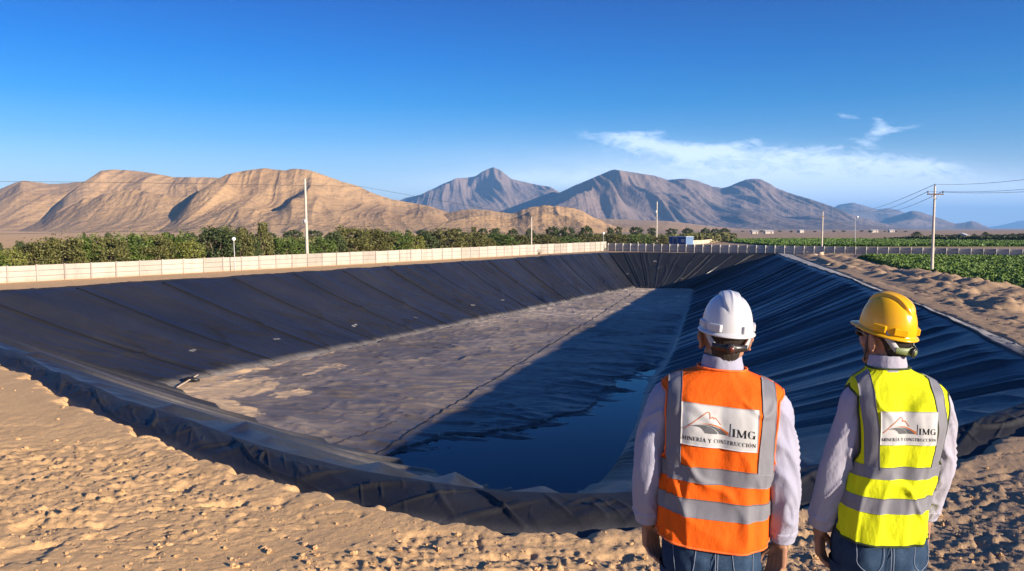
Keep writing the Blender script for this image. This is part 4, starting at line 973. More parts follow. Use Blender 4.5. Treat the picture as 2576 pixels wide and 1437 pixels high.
# ------------------------------------------------------------------ blue cabin, buildings, stones
M_BLUE = simple('cabin_blue', (.018, .055, .19), .5, .4, .12, 1.5)
M_BLUE_LIT = simple('cabin_blue_sunlit', (.22, .36, .55), .45, .4, .15, 2.0)  # cabin blue lightened as if sunlit, for the side facing the sun
M_TRIM = simple('cabin_trim', (.45, .50, .55), .5, .4, .08, 3)
M_NAVY = simple('cabin_door_navy', (.012, .035, .12), .5, .4, .1, 3)
M_GLASS = simple('window_glass', (.35, .38, .40), .15, .5, .1, 4)
cb = AT(1725, 620, 182); ang = math.atan2(.8, -.6)
cabin = empty('cabin', (cb[0], 182, 0)); tag(cabin, 'blue metal site cabin with a door, behind the grey wall', 'cabin')
e1 = np.array([-.6, .8, 0]); e2 = np.array([.8, .6, 0]); L1, L2, hc = 5.0, 2.6, 2.42
def quadbox(o, a, b, la, lb, z0, z1, name, m):
    V = [o + a * x + b * y + np.array([0, 0, z]) for z in (z0, z1) for x, y in ((0, 0), (la, 0), (la, lb), (0, lb))]
    mb = MB(); mb.add(V, [(3, 2, 1, 0), (4, 5, 6, 7), (0, 1, 5, 4), (1, 2, 6, 5), (2, 3, 7, 6), (3, 0, 4, 7)]); return mb.build(name, m, cabin, False)
z3 = np.zeros(3)
quadbox(z3, e1, e2, L1, L2, 0, hc, 'body', M_BLUE)
mb = MB()
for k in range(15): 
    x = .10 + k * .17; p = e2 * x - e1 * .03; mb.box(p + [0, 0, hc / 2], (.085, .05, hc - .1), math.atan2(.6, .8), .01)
mb.build('ribbed_side', M_BLUE_LIT, cabin, False)
n1 = np.array([-.8, -.6, 0])
quadbox(n1 * .0 - e2 * .08 - e1 * .08, e1, e2, L1 + .16, L2 + .16, hc, hc + .09, 'roof', M_TRIM)
def onface(x0, x1, z0, z1, name, m, t=.04): return quadbox(e1 * x0 - e2 * t, e1, e2, x1 - x0, t - .002, z0, z1, name, m)
d_ = onface(2.6, 3.7, .1, 2.1, 'door', M_NAVY); 
mbd = MB()
for a, b, z0, z1 in ((2.52, 2.6, .1, 2.15), (3.7, 3.78, .1, 2.15), (2.6, 3.7, 2.1, 2.18)):
    c0 = e1 * (a + b) / 2 - e2 * .035; mbd.box(c0 + [0, 0, (z0 + z1) / 2], (b - a, .06, z1 - z0), ang, .004)
mbd.build('door_frame', M_TRIM, cabin, False)
onface(.45, 1.25, 1.2, 1.85, 'window_frame', M_TRIM, .05); onface(.55, 1.15, 1.28, 1.77, 'window', M_GLASS, .06)
M_PLAST = simple('pale_plaster', (.55, .48, .40), .9, .1, .1, .8)
M_ROOFT = simple('pale_roof', (.60, .56, .50), .85, .1, .1, .8)
def house(px, base_w, Y, h, label, d=7):
    x = (px - CX) / F * Y; w = base_w / F * Y; o = empty('house', (x, Y, 0), random.uniform(-.2, .2)); tag(o, label, 'house', 'low houses on the far plain')
    mb = MB(); mb.box((0, 0, h / 2), (w, d, h)); mb.build('walls', M_PLAST, o, False)
    mb = MB(); V = [(-w * .54, -d * .56, h), (w * .54, -d * .56, h), (w * .54, d * .56, h), (-w * .54, d * .56, h), (-w * .54, 0, h + .9), (w * .54, 0, h + .9)]
    mb.add(V, [(0, 1, 5, 4), (2, 3, 4, 5), (3, 2, 1, 0)], [(0, 4, 3), (1, 2, 5)]); mb.build('roof', M_ROOFT, o, False)
    mb = MB(); mb.box((w * .2, -d / 2 - .02, .95), (w * .12, .06, 1.9)); mb.build('door', M_BROWN, o, False)
for px, w, Y, h, lab in ((1897, 14, 640, 1.8, 'low pale house with a wide roof at the left of the far plain'), (1932, 20, 660, 1.9, 'wide white-roofed house on the far plain, second from the left'), (2012, 10, 820, 2.2, 'small house on the far plain left of the crossarmed pole'), (2196, 16, 860, 2.2, 'pale house on the far plain right of the lamp post'), (2240, 12, 900, 2.2, 'small pale house on the far plain left of the tree row'), (2420, 8, 318, 1.6, 'small white hut among the trees beyond the field')):
    house(px, w, Y, h, lab)
def rock(px, base, w, h, label, m, seed, group=None, name='boulder', z=0.0, sy=.8):
    p = G(px, base); r = w / F * p[1] / 2; hh = h / F * p[1]; mb = MB(); mb.ell((0, 0, hh * .42), (r, r * sy, hh * .58), 28, 18); V = mb.V[0]
    n = fbm(V[:, 0] / r * 1.3 + seed, V[:, 2] / r * 1.5 + V[:, 1] / r * 1.1, 3, seed) - .5; V *= (1 + .75 * n)[:, None]
    o = mb.build(name, m); o.location = (p[0], p[1] + r * .4, z); tag(o, label, 'rock' if name != 'plastic_bundle' else 'bundle', group); return o
M_ROCK = simple('pale_boulder', (.58, .44, .31), .9, .12, .2, 2.5, .5, 9, .05)
M_BROCK = simple('grey_stone', (.42, .34, .27), .9, .12, .2, 4, .5, 9, .03)
rock(2017, 637, 13, 9, 'pale boulder, left one of the close pair before the grey wall', M_ROCK, 3, 'pale boulders'); rock(2029, 637.5, 12, 7, 'pale boulder, right one of the close pair before the grey wall', M_ROCK, 8, 'pale boulders')
rock(2066, 643, 13, 9, 'round pinkish boulder at the foot of the crossarmed concrete pole', M_ROCK, 13, 'pale boulders')
rock(2050, 645, 12, 5, 'flat grey stone just left of the round pinkish boulder', M_BROCK, 21); rock(2058, 664, 10, 4, 'small pale stone on the road near the far pond corner', M_BROCK, 27)
rock(2553, 758, 9, 6, 'small white stone at the edge of the crop, far right', M_ROCK, 33)
rock(1961, 636, 13, 4, 'black plastic bundle on the far right corner of the pond', M_SEAM, 5, None, 'plastic_bundle')
# bits lying in the pond
q = G(447, 982, ZF); r_ = G(498, 958, ZF); mb = MB(); a = np.array([r_[0] - q[0], r_[1] - q[1], 0]); L = np.linalg.norm(a)
mb.box((0, 0, 0), (L, .10, .05), 0, .01); pk_ = mb.build('plank', M_CREAM, None, False); pk_.location = ((q[0] + r_[0]) / 2, (q[1] + r_[1]) / 2, ZF + .30); pk_.rotation_euler = (0, -.06, math.atan2(a[1], a[0])); tag(pk_, 'pale plank lying in the sandy near-left corner of the pond floor', 'plank')
q = G(1351, 1243, wz); mb = MB(); mb.box((0, 0, .06), (.22, .16, .14), .3, .015); fb = mb.build('foam_block', M_PALE, None, False); fb.location = (q[0], q[1], wz - .02); tag(fb, 'small whitish block floating in the water near the edge', 'block')
q = G(440, 972, ZF); mb = MB(); mb.tube([(0, 0, .28), (.25, .1, .34), (.6, .15, .30), (.95, .2, .22)], [.10, .15, .14, .08], 12); sb = mb.build('sand_bag', M_SEAM); sb.location = (q[0] + .3, q[1] + .6, ZF); tag(sb, 'black filled bag lying in the near-left corner of the pond', 'bag')
# loose stones and clods on the sand
def stones():
    rg = np.random.default_rng(31); n = 650; base = MB(); base.ell((0, 0, 0), (1, 1, .7), 7, 5); BV = base.V[0]; BQ = base.Q[0]; BT = base.T[0]
    px = rg.uniform(-40, 2650, 9000); py = rg.uniform(940, 1460, 9000); P = np.array([G(a, b) for a, b in zip(px, py)])
    s = sdist(P[:, 0], P[:, 1], out_poly); k = (s < -.25) & (P[:, 1] < 40); P = P[k]
    d = vn(P[:, 0] * .5, P[:, 1] * .5, 141); k = rg.uniform(0, 1, len(P)) < .15 + d * .6; P = P[k][:n]; n = len(P)
    z = ground_z(P[:, 0], P[:, 1]); r = .010 + .038 * rg.uniform(0, 1, n) ** 5
    V = BV[None] * r[:, None, None] * rg.uniform(.7, 1.3, (n, 1, 3)) * (1 + .25 * rg.normal(size=(n, len(BV), 1))) + np.stack([P[:, 0], P[:, 1], z + r * .25], 1)[:, None, :]
    o_ = np.arange(n)[:, None, None] * len(BV)
    o = mesh_np('pebbles', V.reshape(-1, 3), (BQ[None] + o_).reshape(-1, 4), M_BROCK2, None, False, None, (BT[None] + o_).reshape(-1, 3)); tag(o, 'loose pebbles and clods strewn over the sand', 'pebbles', None, 'stuff')
M_BROCK2 = simple('sandy_clod', (.50, .31, .15), .95, .1, .25, .6)
stones()
# ------------------------------------------------------------------ people
def cloth(name, col, rough=.85, bump=.6, bs=420, spec=.2, var=.06, sheen=0.0):
    def fn(t):
        p = t.obj(); n = t.noise(p, 7, 4, .6); w = t.noise(t.vscale(p, (1, 1, 1.0)), bs, 2, .5); wr = t.noise(t.vscale(p, (1, 1, .5)), 26, 4, .6)
        lo = tuple(c * (1 - var) for c in col); hi = tuple(min(1, c * (1 + var)) for c in col)
        return {'Base Color': t.ramp(n, [(.3, lo), (.7, hi)]), 'Normal': t.bump(t.m('ADD', t.m('MULTIPLY', w, .10), wr), bump, .008)}
    return mat(name, rough, spec, col, fn)
def skin_fn(t):
    p = t.obj(); n = t.noise(p, 22, 5, .65); f = t.noise(p, 190, 3, .6)
    return {'Base Color': t.ramp(n, [(.3, (.27, .135, .080)), (.7, (.36, .19, .115))]), 'Normal': t.bump(f, .25, .002)}
M_SKIN = mat('skin', .5, .35, (.33, .17, .10), skin_fn)
def hair_fn(t):
    p = t.obj(); n = t.noise(t.vscale(p, (1, 1, .12)), 420, 3, .7)
    return {'Base Color': t.ramp(n, [(.35, (.006, .0045, .004)), (.7, (.035, .026, .02))]), 'Normal': t.bump(n, .8, .004)}
M_HAIR = mat('dark_hair', .55, .4, (.012, .009, .007), hair_fn)
M_ORANGE = cloth('orange_vest', (.72, .105, .004), .8)
M_YELLOW = cloth('yellow_vest', (.56, .60, .006), .8)
M_OPIPE = cloth('orange_piping', (.80, .15, .03), .7); M_GPIPE = cloth('green_piping', (.035, .05, .018), .7)
M_TAPE = cloth('reflective_tape', (.165, .165, .185), .6, .2, 900, .25, .05)
M_SHIRT1 = cloth('lavender_shirt', (.29, .29, .37), .85); M_SHIRT2 = cloth('pale_grey_shirt', (.32, .31, .37), .85)
def denim_fn(t):
    p = t.obj(); n = t.noise(p, 9, 4, .6); w = t.noise(t.vscale(p, (1, 1, .35)), 380, 2, .6)
    k = t.m('ADD', t.m('MULTIPLY', n, .7), t.m('MULTIPLY', w, .35))
    return {'Base Color': t.ramp(k, [(.32, (.010, .022, .048)), (.55, (.022, .045, .085)), (.78, (.06, .095, .15))]), 'Normal': t.bump(t.m('ADD', t.noise(p, 30, 4), t.m('MULTIPLY', w, .3)), .4, .006)}
M_DENIM = mat('blue_denim', .9, .15, (.04, .08, .15), denim_fn)
M_STITCH = simple('pale_stitching', (.22, .26, .33), .85, .1, .15, 60)
M_WHAT = simple('white_hard_shell', (.50, .50, .51), .28, .5, .02, 4); M_YHAT = simple('yellow_hard_shell', (.70, .36, .004), .22, .5, .03, 4)
M_STRAP = simple('grey_strap', (.36, .36, .37), .6, .3, .06, 30); M_BLACK = simple('black_plastic', (.018, .016, .016), .35, .5, .2, 20)
M_REDK = simple('dark_red_knob', (.09, .02, .015), .35, .5, .2, 20); M_GREENK = simple('olive_knob', (.12, .15, .05), .4, .5, .2, 20); M_GREENB = simple('olive_band', (.16, .20, .09), .5, .4, .1, 20)
M_LENS = simple('dark_lens', (.012, .012, .014), .08, .6, .1, 4); M_EYE = simple('eye_white', (.7, .68, .65), .2, .5, .05, 40)
M_BOOT = simple('brown_boot', (.10, .06, .035), .7, .3, .2, 20); M_PATCH = cloth('white_badge', (.47, .47, .46), .75, .12, 700, .2, .02)
M_INK = simple('black_print', (.010, .010, .011), .7, .2, .1, 50); M_RUST = simple('orange_print', (.50, .14, .035), .7, .2, .05, 50); M_ROADP = simple('grey_print', (.10, .105, .11), .7, .2, .45, 14)

class Torso:
    """closed garment surface round the trunk, by angle and height"""
    def __init__(s, z, a, b, cx, cy, n=2.6, grow=0.0, fold=1.0, shear=0.0, seed=0):
        s.z, s.a, s.b, s.cx, s.cy, s.n, s.g, s.f, s.sh, s.seed = z, a, b, cx, cy, n, grow, fold, shear, seed
    def A(s, z): return crs(z, s.z, s.a) + s.g
    def raw(s, th, z):
        th, z = np.broadcast_arrays(np.asarray(th, float), np.asarray(z, float))
        a = s.A(z); b = crs(z, s.z, s.b) + s.g; e = 2 / s.n
        c, d = np.cos(th), np.sin(th)
        x = crs(z, s.z, s.cx) + a * np.sign(c) * np.abs(c) ** e; y = crs(z, s.z, s.cy) + b * np.sign(d) * np.abs(d) ** e
        # hollow of the spine and shoulder blades on the back
        bk = np.clip(-d, 0, 1)
        y = y + bk * (.010 * np.exp(-(x / .03) ** 2) * ss(.95, 1.2, z) * ss(1.5, 1.35, z) - .008 * np.exp(-((np.abs(x) - .10) / .05) ** 2) * np.exp(-((z - 1.34) / .09) ** 2))
        return np.stack([x, y, z], -1)
    def disp(s, th, z):
        k = ss(1.36, 1.02, z); q = s.seed
        w = th + .5 * (fbm(th * 1.2 + q, z * 4, 2, 5) - .5)
        f = .020 * (ridged(w * 2.1 + q, z * 1.1, 2, 300) - .55) * k + .010 * (vn(w * 6 + q, z * 3.2 + w, 301) - .5) * (.4 + .6 * k)
        f = f + .012 * pk(ridged(w * 1.4 + z * 6 + q, z * 3 - w, 1, 303), .72) * ss(1.30, 1.16, z) + .006 * (fbm(th * 5 + q, z * 14, 3, 304) - .5)
        f = f + .008 * pk(ridged(th * 1.1 + z * 7 + q, z * 4 - th * 1.5, 1, 306), .75) * ss(1.3, 1.42, z)
        return f * s.f * (.25 + .75 * ss(1.48, 1.40, z))
    def at(s, th, z, off=0.0):
        th, z = np.broadcast_arrays(np.asarray(th, float), np.asarray(z, float)); h = 1e-3
        P = s.raw(th, z); t1 = s.raw(th + h, z) - s.raw(th - h, z); t2 = s.raw(th, z + h) - s.raw(th, z - h)
        N = np.cross(t1, t2); N /= np.linalg.norm(N, axis=-1, keepdims=True) + 1e-12
        P = P + N * (s.disp(th, z) + off)[..., None]
        P[..., 2] -= s.sh * P[..., 0]
        return P
    def back(s, x, z, off=0.0, front=False):
        """point of the back at sideways position x (from the middle of the row)"""
        x, z = np.broadcast_arrays(np.asarray(x, float), np.asarray(z, float))
        q = np.clip(np.abs(x - crs(z, s.z, s.cx)) / s.A(z), 0, 1) ** (s.n / 2)
        th = np.where(x - crs(z, s.z, s.cx) >= 0, 2 * PI - np.arccos(q), PI + np.arccos(q))
        return s.at(2 * PI - th if front else th, z, off)
def shell(V, thick, wrap=False):
    """give a garment grid a thickness: returns verts and quads"""
    n, m = V.shape[:2]; N = normals(V, wrap); c = V.reshape(-1, 3).mean(0); N *= np.sign(((V - c) * N).sum(-1, keepdims=True).mean())
    W2 = V - N * thick; q = gridq(n, m, wrap); q2 = q[:, ::-1] + n * m; rim = []
    def edge(idx): 
        for a, b in zip(idx[:-1], idx[1:]): rim.append((a, b, b + n * m, a + n * m))
    if wrap: r0 = [j % m for j in range(m + 1)]; edge(r0); edge([(n - 1) * m + j for j in r0][::-1])
    else:
        edge([j for j in range(m)]); edge([(n - 1) * m + j for j in range(m)][::-1]); edge([i * m for i in range(n)][::-1]); edge([i * m + m - 1 for i in range(n)])
    return np.concatenate([V.reshape(-1, 3), W2.reshape(-1, 3)]), np.concatenate([q, q2, np.array(rim)])
def ribbon(mb, P, N, w, t=.002):
    """flat strap along P with outward normals N"""
    P = np.asarray(P, float); N = np.asarray(N, float); N /= np.linalg.norm(N, axis=1)[:, None]
    T = np.gradient(P, axis=0); S = np.cross(T, N); S /= np.linalg.norm(S, axis=1)[:, None]; w = np.broadcast_to(np.asarray(w, float), (len(P),))[:, None] / 2
    V = np.stack([P - S * w, P + S * w, P + S * w + N * t, P - S * w + N * t], 1); mb.add(V.reshape(-1, 3), gridq(len(P), 4, True), None)
# letters: strokes in a box 1 high; bar = (x0,y0,x1,y1,half width), arc = (cx,cy,rx,ry,deg0,deg1,thick,thin)
def glyph(ch):
    B, C = [], []; ac = ch in 'ÍÓ'; ch = {'Í': 'I', 'Ó': 'O'}.get(ch, ch)
    def st(x, t=.085, y0=0, y1=1): B.append((x, y0, x, y1, t))
    def sf(x, y, w=.17): B.append((x - w, y, x + w, y, .022))
    if ch == 'I': w = .42; st(.21); sf(.21, .022); sf(.21, .978)
    elif ch == 'M': w = 1.0; st(.16, .035); st(.83, .09); B += [(.17, .97, .5, .06, .085), (.5, .04, .80, .97, .03)]; sf(.14, .022, .13); sf(.83, .022, .16); sf(.12, .978, .10); sf(.86, .978, .12)
    elif ch == 'N': w = .80; st(.14, .035); st(.66, .035); B += [(.14, .95, .66, .05, .09)]; sf(.14, .022, .13); sf(.66, .978, .13); sf(.10, .978, .09)
    elif ch == 'E': w = .66; st(.18); B += [(.05, .024, .60, .024, .026), (.05, .976, .58, .976, .026), (.18, .51, .46, .51, .026), (.59, .0, .59, .22, .024), (.565, .78, .565, 1, .024), (.45, .40, .45, .62, .022)]
    elif ch == 'R': w = .76; st(.18); sf(.18, .022); B += [(.03, .976, .36, .976, .026), (.18, .50, .36, .50, .026), (.36, .50, .68, .03, .075), (.62, .022, .76, .022, .022)]; C += [(.36, .735, .23, .24, -90, 90, .08, .03)]
    elif ch == 'A': w = .76; B += [(.36, 1.0, .12, .02, .032), (.38, 1.0, .62, .02, .085), (.20, .34, .52, .34, .024)]; sf(.12, .022, .11); sf(.62, .022, .15)
    elif ch == 'Y': w = .74; B += [(.14, .98, .38, .45, .085), (.62, .98, .40, .45, .032), (.38, .0, .38, .5, .085)]; sf(.38, .022); sf(.14, .978, .14); sf(.62, .978, .11)
    elif ch == 'C': w = .74; C += [(.38, .5, .32, .49, 48, 312, .085, .03)]; B += [(.63, .66, .63, 1.0, .022)]
    elif ch == 'G': w = .82; C += [(.38, .5, .32, .49, 48, 322, .085, .03)]; B += [(.63, .66, .63, 1.0, .022), (.64, .0, .64, .44, .085), (.48, .44, .80, .44, .022)]
    elif ch == 'O': w = .80; C += [(.39, .5, .33, .49, 0, 360, .09, .03)]
    elif ch == 'S': w = .58; C += [(.28, .745, .19, .235, 30, 270, .075, .04), (.28, .26, .21, .24, -150, 90, .075, .04)]; B += [(.45, .70, .45, .98, .022), (.07, .02, .07, .30, .022)]
    elif ch == 'T': w = .70; st(.35); sf(.35, .022); B += [(.04, .974, .66, .974, .028), (.045, .76, .045, 1, .022), (.655, .76, .655, 1, .022)]
    elif ch == 'U': w = .78; st(.17, .085, .3, 1); st(.63, .03, .3, 1); C += [(.40, .30, .23, .28, 180, 360, .05, .05)]; sf(.17, .978, .16); sf(.63, .978, .12)
    else: w = .34
    if ac: B += [(w * .48, 1.10, w * .48 + .14, 1.26, .045)]
    return w, B, C
def text_quads(txt, x0, x1, yb, yt, slope=0.0):
    G_ = [glyph(c) for c in txt]; tot = sum(g[0] for g in G_); k = (x1 - x0) / tot; h = yt - yb; out = []; x = x0
    def push(P): out.append([(a, b + slope * (a - x0)) for a, b in P])
    for w, B, C in G_:
        for ax_, ay, bx, by, t in B:
            A = np.array([x + ax_ * k, yb + ay * h]); Bq = np.array([x + bx * k, yb + by * h]); d = Bq - A; L = np.linalg.norm(d) + 1e-9
            # stroke half width: across in x units for stems, in y units for bars
            nx_, ny_ = -d[1] / L, d[0] / L; tw = np.array([nx_ * t * k, ny_ * t * h])
            push([A - tw, Bq - tw, Bq + tw, A + tw])
        for cx_, cy_, rx, ry, a0, a1, tk, tn in C:
            n = 14; an = np.radians(np.linspace(a0, a1, n + 1)); th = tn + (tk - tn) * np.abs(np.cos(an)) ** 1.2
            po_ = [(x + (cx_ + (rx + 0 * q) * math.cos(a)) * k, yb + (cy_ + ry * math.sin(a)) * h) for a, q in zip(an, th)]
            pi_ = [(x + (cx_ + (rx - 2 * q) * math.cos(a)) * k, yb + (cy_ + (ry - 2 * q * .62) * math.sin(a)) * h) for a, q in zip(an, th)]
            for q in range(n): push([pi_[q], po_[q], po_[q + 1], pi_[q + 1]])
        x += w * k
    return out
def badge(T, x0, z0, w, h, tilt, parent):
    """white back panel with the firm's emblem and lettering; (u, v) run right and up from its lower left corner"""
    ca_, sa_ = math.cos(tilt), math.sin(tilt)
    def put_(U, off):
        U = np.asarray(U, float); a = (U[..., 0] - .5) * w; b = (U[..., 1] - .5) * h
        return T.back(x0 + a * ca_ - b * sa_, z0 + a * sa_ + b * ca_, off)
    gu, gv = np.meshgrid(np.linspace(0, 1, 41), np.linspace(0, 1, 25)); V = put_(np.stack([gu, gv], -1), .0065)
    VV, QQ = shell(V, .0022); o = mesh_np('badge', VV, QQ, M_PATCH, parent)
    def uv(x, y): return ((x - 348 + (y - 210) * .04) / 1115, 1 - (y - 210 - (x - 360) * .067) / 605)
    def ink(polys, name, m, off=.0072):
        mb = MB()
        for P in polys:
            P = np.asarray(P, float); ku, kv = [max(2, int(np.linalg.norm((P[a] - P[b]) * [w, h]) / .006) + 2) for a, b in ((0, 1), (1, 2))]
            a = np.linspace(0, 1, ku)[:, None, None]; b = np.linspace(0, 1, kv)[None, :, None]
            mb.add(put_((P[0] * (1 - a) + P[1] * a) * (1 - b) + (P[3] * (1 - a) + P[2] * a) * b, off).reshape(-1, 3), gridq(ku, kv))
        return mb.build(name, m, o, False)
    def strip(A, Bq, n=26):
        A = crom(np.array([(*uv(*p), 0) for p in A]), n); Bq = crom(np.array([(*uv(*p), 0) for p in Bq]), n)
        return [[A[i, :2], A[i + 1, :2], Bq[i + 1, :2], Bq[i, :2]] for i in range(n - 1)]
    pk_ = np.array([uv(*p) + (0,) for p in [(370, 592), (430, 545), (560, 442), (680, 350), (706, 332), (728, 330), (742, 342), (747, 370), (742, 424), (765, 404), (780, 393), (788, 405), (795, 426), (805, 406), (818, 406), (860, 452), (910, 512)]])
    d = np.gradient(pk_[:, :2] * [w, h], axis=0); d /= np.linalg.norm(d, axis=1)[:, None]; nn = np.stack([-d[:, 1] / w, d[:, 0] / h], 1) * .00125
    ink([[pk_[i, :2] - nn[i], pk_[i + 1, :2] - nn[i + 1], pk_[i + 1, :2] + nn[i + 1], pk_[i, :2] + nn[i]] for i in range(len(pk_) - 1)], 'emblem_peak', M_RUST, .0078)
    ink(strip([(445, 540), (520, 520), (600, 514), (690, 522), (770, 552), (830, 600), (855, 640)], [(445, 540), (520, 534), (575, 541), (620, 562), (650, 595), (664, 615), (670, 629)]) +
        strip([(520, 514), (610, 508), (700, 510), (790, 528), (880, 562), (950, 605), (1000, 652)], [(520, 514), (640, 512), (720, 524), (790, 556), (840, 597), (862, 620), (872, 640)]), 'emblem_road', M_ROADP)
    ink(strip([(590, 497), (700, 490), (800, 503), (900, 540), (980, 580), (1030, 605)], [(590, 499), (700, 501), (800, 521), (900, 562), (960, 603), (1026, 660)]), 'emblem_road_edge', M_RUST, .0076)
    A, Bq = uv(1058, 480), uv(1046, 670); ink([[(A[0] - .005, A[1]), (A[0] + .005, A[1]), (Bq[0] + .005, Bq[1]), (Bq[0] - .005, Bq[1])]], 'divider', M_INK)
    ink(text_quads('IMG', .662, .968, .335, .520, -.02), 'lettering', M_INK)
    ink(text_quads('MINERÍA Y CONSTRUCCIÓN', .012, .972, .125, .222, 0), 'lettering', M_INK)
    return o
def rotm(yaw=0, pitch=0, roll=0):
    return np.array(Matrix.Rotation(yaw, 3, 'Z') @ Matrix.Rotation(pitch, 3, 'X') @ Matrix.Rotation(roll, 3, 'Y'))
def xf(V, R, c): return np.asarray(V, float) @ R.T + np.asarray(c, float)
def hat_shape(az, f, a=.091, L=.114, h=.128, off=0.0):
    """hard hat dome: az from the front (+y), f 0 at the rim .. pi/2 on top"""
    r = np.cos(f) ** .80; x = a * np.sin(az) * r; y = L * np.cos(az) * r - .004; z = h * np.sin(f) ** .93
    x, y, z = np.broadcast_arrays(x, y, z)
    s = np.clip(z / h, 0, 1); fb = ss(.50, .86, s); u = np.abs(x) / a
    wb = .12 + .20 * fb
    rid = .0085 * ss(wb + .05, wb - .02, u) * fb - .0040 * np.exp(-((u - wb - .07) / .045) ** 2) * fb + .003 * np.exp(-(u / .05) ** 2) * fb
    n = np.stack([x / a ** 2, y / L ** 2, z / h ** 2], -1); n /= np.linalg.norm(n, axis=-1, keepdims=True) + 1e-9
    return np.stack([x, y, z], -1) + n * (rid + off)[..., None]
def hard_hat(parent, R, c, m, knob_m, band_m, chin=False, slots=((100, 1), (142, 1))):
    nf, na = 46, 120; az = np.linspace(0, 2 * PI, na, endpoint=False)[None, :]; f = np.linspace(0, PI / 2 * .995, nf)[:, None]
    dome = hat_shape(az, f)
    fr = np.exp(-(((az + PI) % (2 * PI) - PI) / .62) ** 2)
    def rim(o_, dz): 
        k = 0; x = (.091 + o_) * np.sin(az[0]); y = (.114 + o_ + (o_ > .004) * .032 * fr[0]) * np.cos(az[0]) - .004
        return np.stack([x, y, np.full(na, dz) - (o_ > .004) * (.006 * fr[0])], -1)
    rows = [rim(-.004, -.004), rim(-.002, -.010), rim(.010, -.0125), rim(.0125, -.0095), rim(.0105, -.0065), rim(.004, -.002)]
    V = np.concatenate([np.stack(rows), dome]); n = len(V)
    mb = MB(); top = V[-1].mean(0); V2 = np.concatenate([V.reshape(-1, 3), top[None]]); mb.add(V2, gridq(n, na, True), [((n - 1) * na + j, (n - 1) * na + (j + 1) % na, n * na) for j in range(na)])
    inner = hat_shape(az, f, off=-.004)[:, :, :] ; mb.add(inner.reshape(-1, 3), gridq(nf, na, True, True))
    for k in range(len(mb.V)): mb.V[k] = xf(mb.V[k], R, c)
    hat = mb.build('hard_hat', m, parent)
    for deg, s in [(d, s) for d, _ in slots for s in (-1, 1)]:
        a = math.radians(deg) * s; mb = MB(); p = hat_shape(np.array(a), np.array(.10)); q = hat_shape(np.array(a + .01), np.array(.10)); t = math.atan2(*(q - p)[1::-1]) 
        mb.box(p + [0, 0, .002], (.052, .016, .026), t, .0025); mb.V[0] = xf(mb.V[0], R, c); mb.build('accessory_slot', m, hat, False)
    # suspension: grey side straps, nape band, ratchet knob
    def arc(a0, a1, z0, z1, rx, ry, n=18):
        a = np.linspace(a0, a1, n); P = np.stack([rx * np.sin(a), ry * np.cos(a) - .012, np.linspace(z0, z1, n)], 1); N = np.stack([np.sin(a) / rx, np.cos(a) / ry, 0 * a], 1); return P, N
    for s in (-1, 1):
        mb = MB(); P, N = arc(s * 1.85, s * 2.45, .006, -.048, .0865, .104); ribbon(mb, P, N, .024, .0025); mb.V[0] = xf(mb.V[0], R, c); mb.build('side_strap', M_STRAP, hat)
    mb = MB(); P, N = arc(2.40, 2 * PI - 2.40, -.048, -.048, .0885, .107, 30); ribbon(mb, P, N, np.interp(np.linspace(-1, 1, 30), [-1, -.3, 0, .3, 1], [.022, .026, .036, .026, .022]), .004); mb.V[0] = xf(mb.V[0], R, c); nb = mb.build('nape_band', band_m, hat)
    mb = MB(); y0 = -.119; mb.tube([(0, y0 - .006, -.048), (0, y0 - .010, -.048), (0, y0 - .017, -.048), (0, y0 - .019, -.048)], [.015, .0175, .0175, .013], 18)
    for k in range(14): a = k * 2 * PI / 14; mb.box((.0175 * math.cos(a), y0 - .0125, -.048 + .0175 * math.sin(a)), (.003, .009, .003), 0)
    for k in range(len(mb.V)): mb.V[k] = xf(mb.V[k], R, c)
    kn = mb.build('ratchet_knob', M_BLACK, hat)
    mb = MB(); mb.tube([(0, y0 - .0185, -.048), (0, y0 - .021, -.048)], [.011, .010], 16); mb.V[0] = xf(mb.V[0], R, c); mb.build('knob_centre', knob_m, kn) if False else None
    mb.build('knob_face', knob_m, hat)
    if chin:
        mb = MB(); P = crom([(-.084, .020, .002), (-.080, .022, -.04), (-.066, .028, -.085), (-.043, .042, -.122), (0, .050, -.140), (.043, .042, -.122), (.066, .028, -.085), (.080, .022, -.04), (.084, .020, .002)], 60)
        N = P - np.array([0, .0, P[:, 2].mean()]); N[:, 2] *= .4; ribbon(mb, P, N, np.interp(np.linspace(-1, 1, 60), [-1, -.62, -.5, .5, .62, 1], [.016, .016, .009, .009, .016, .016]), .0022); mb.V[0] = xf(mb.V[0], R, c); mb.build('chin_strap', M_BLACK, hat)
    return hat
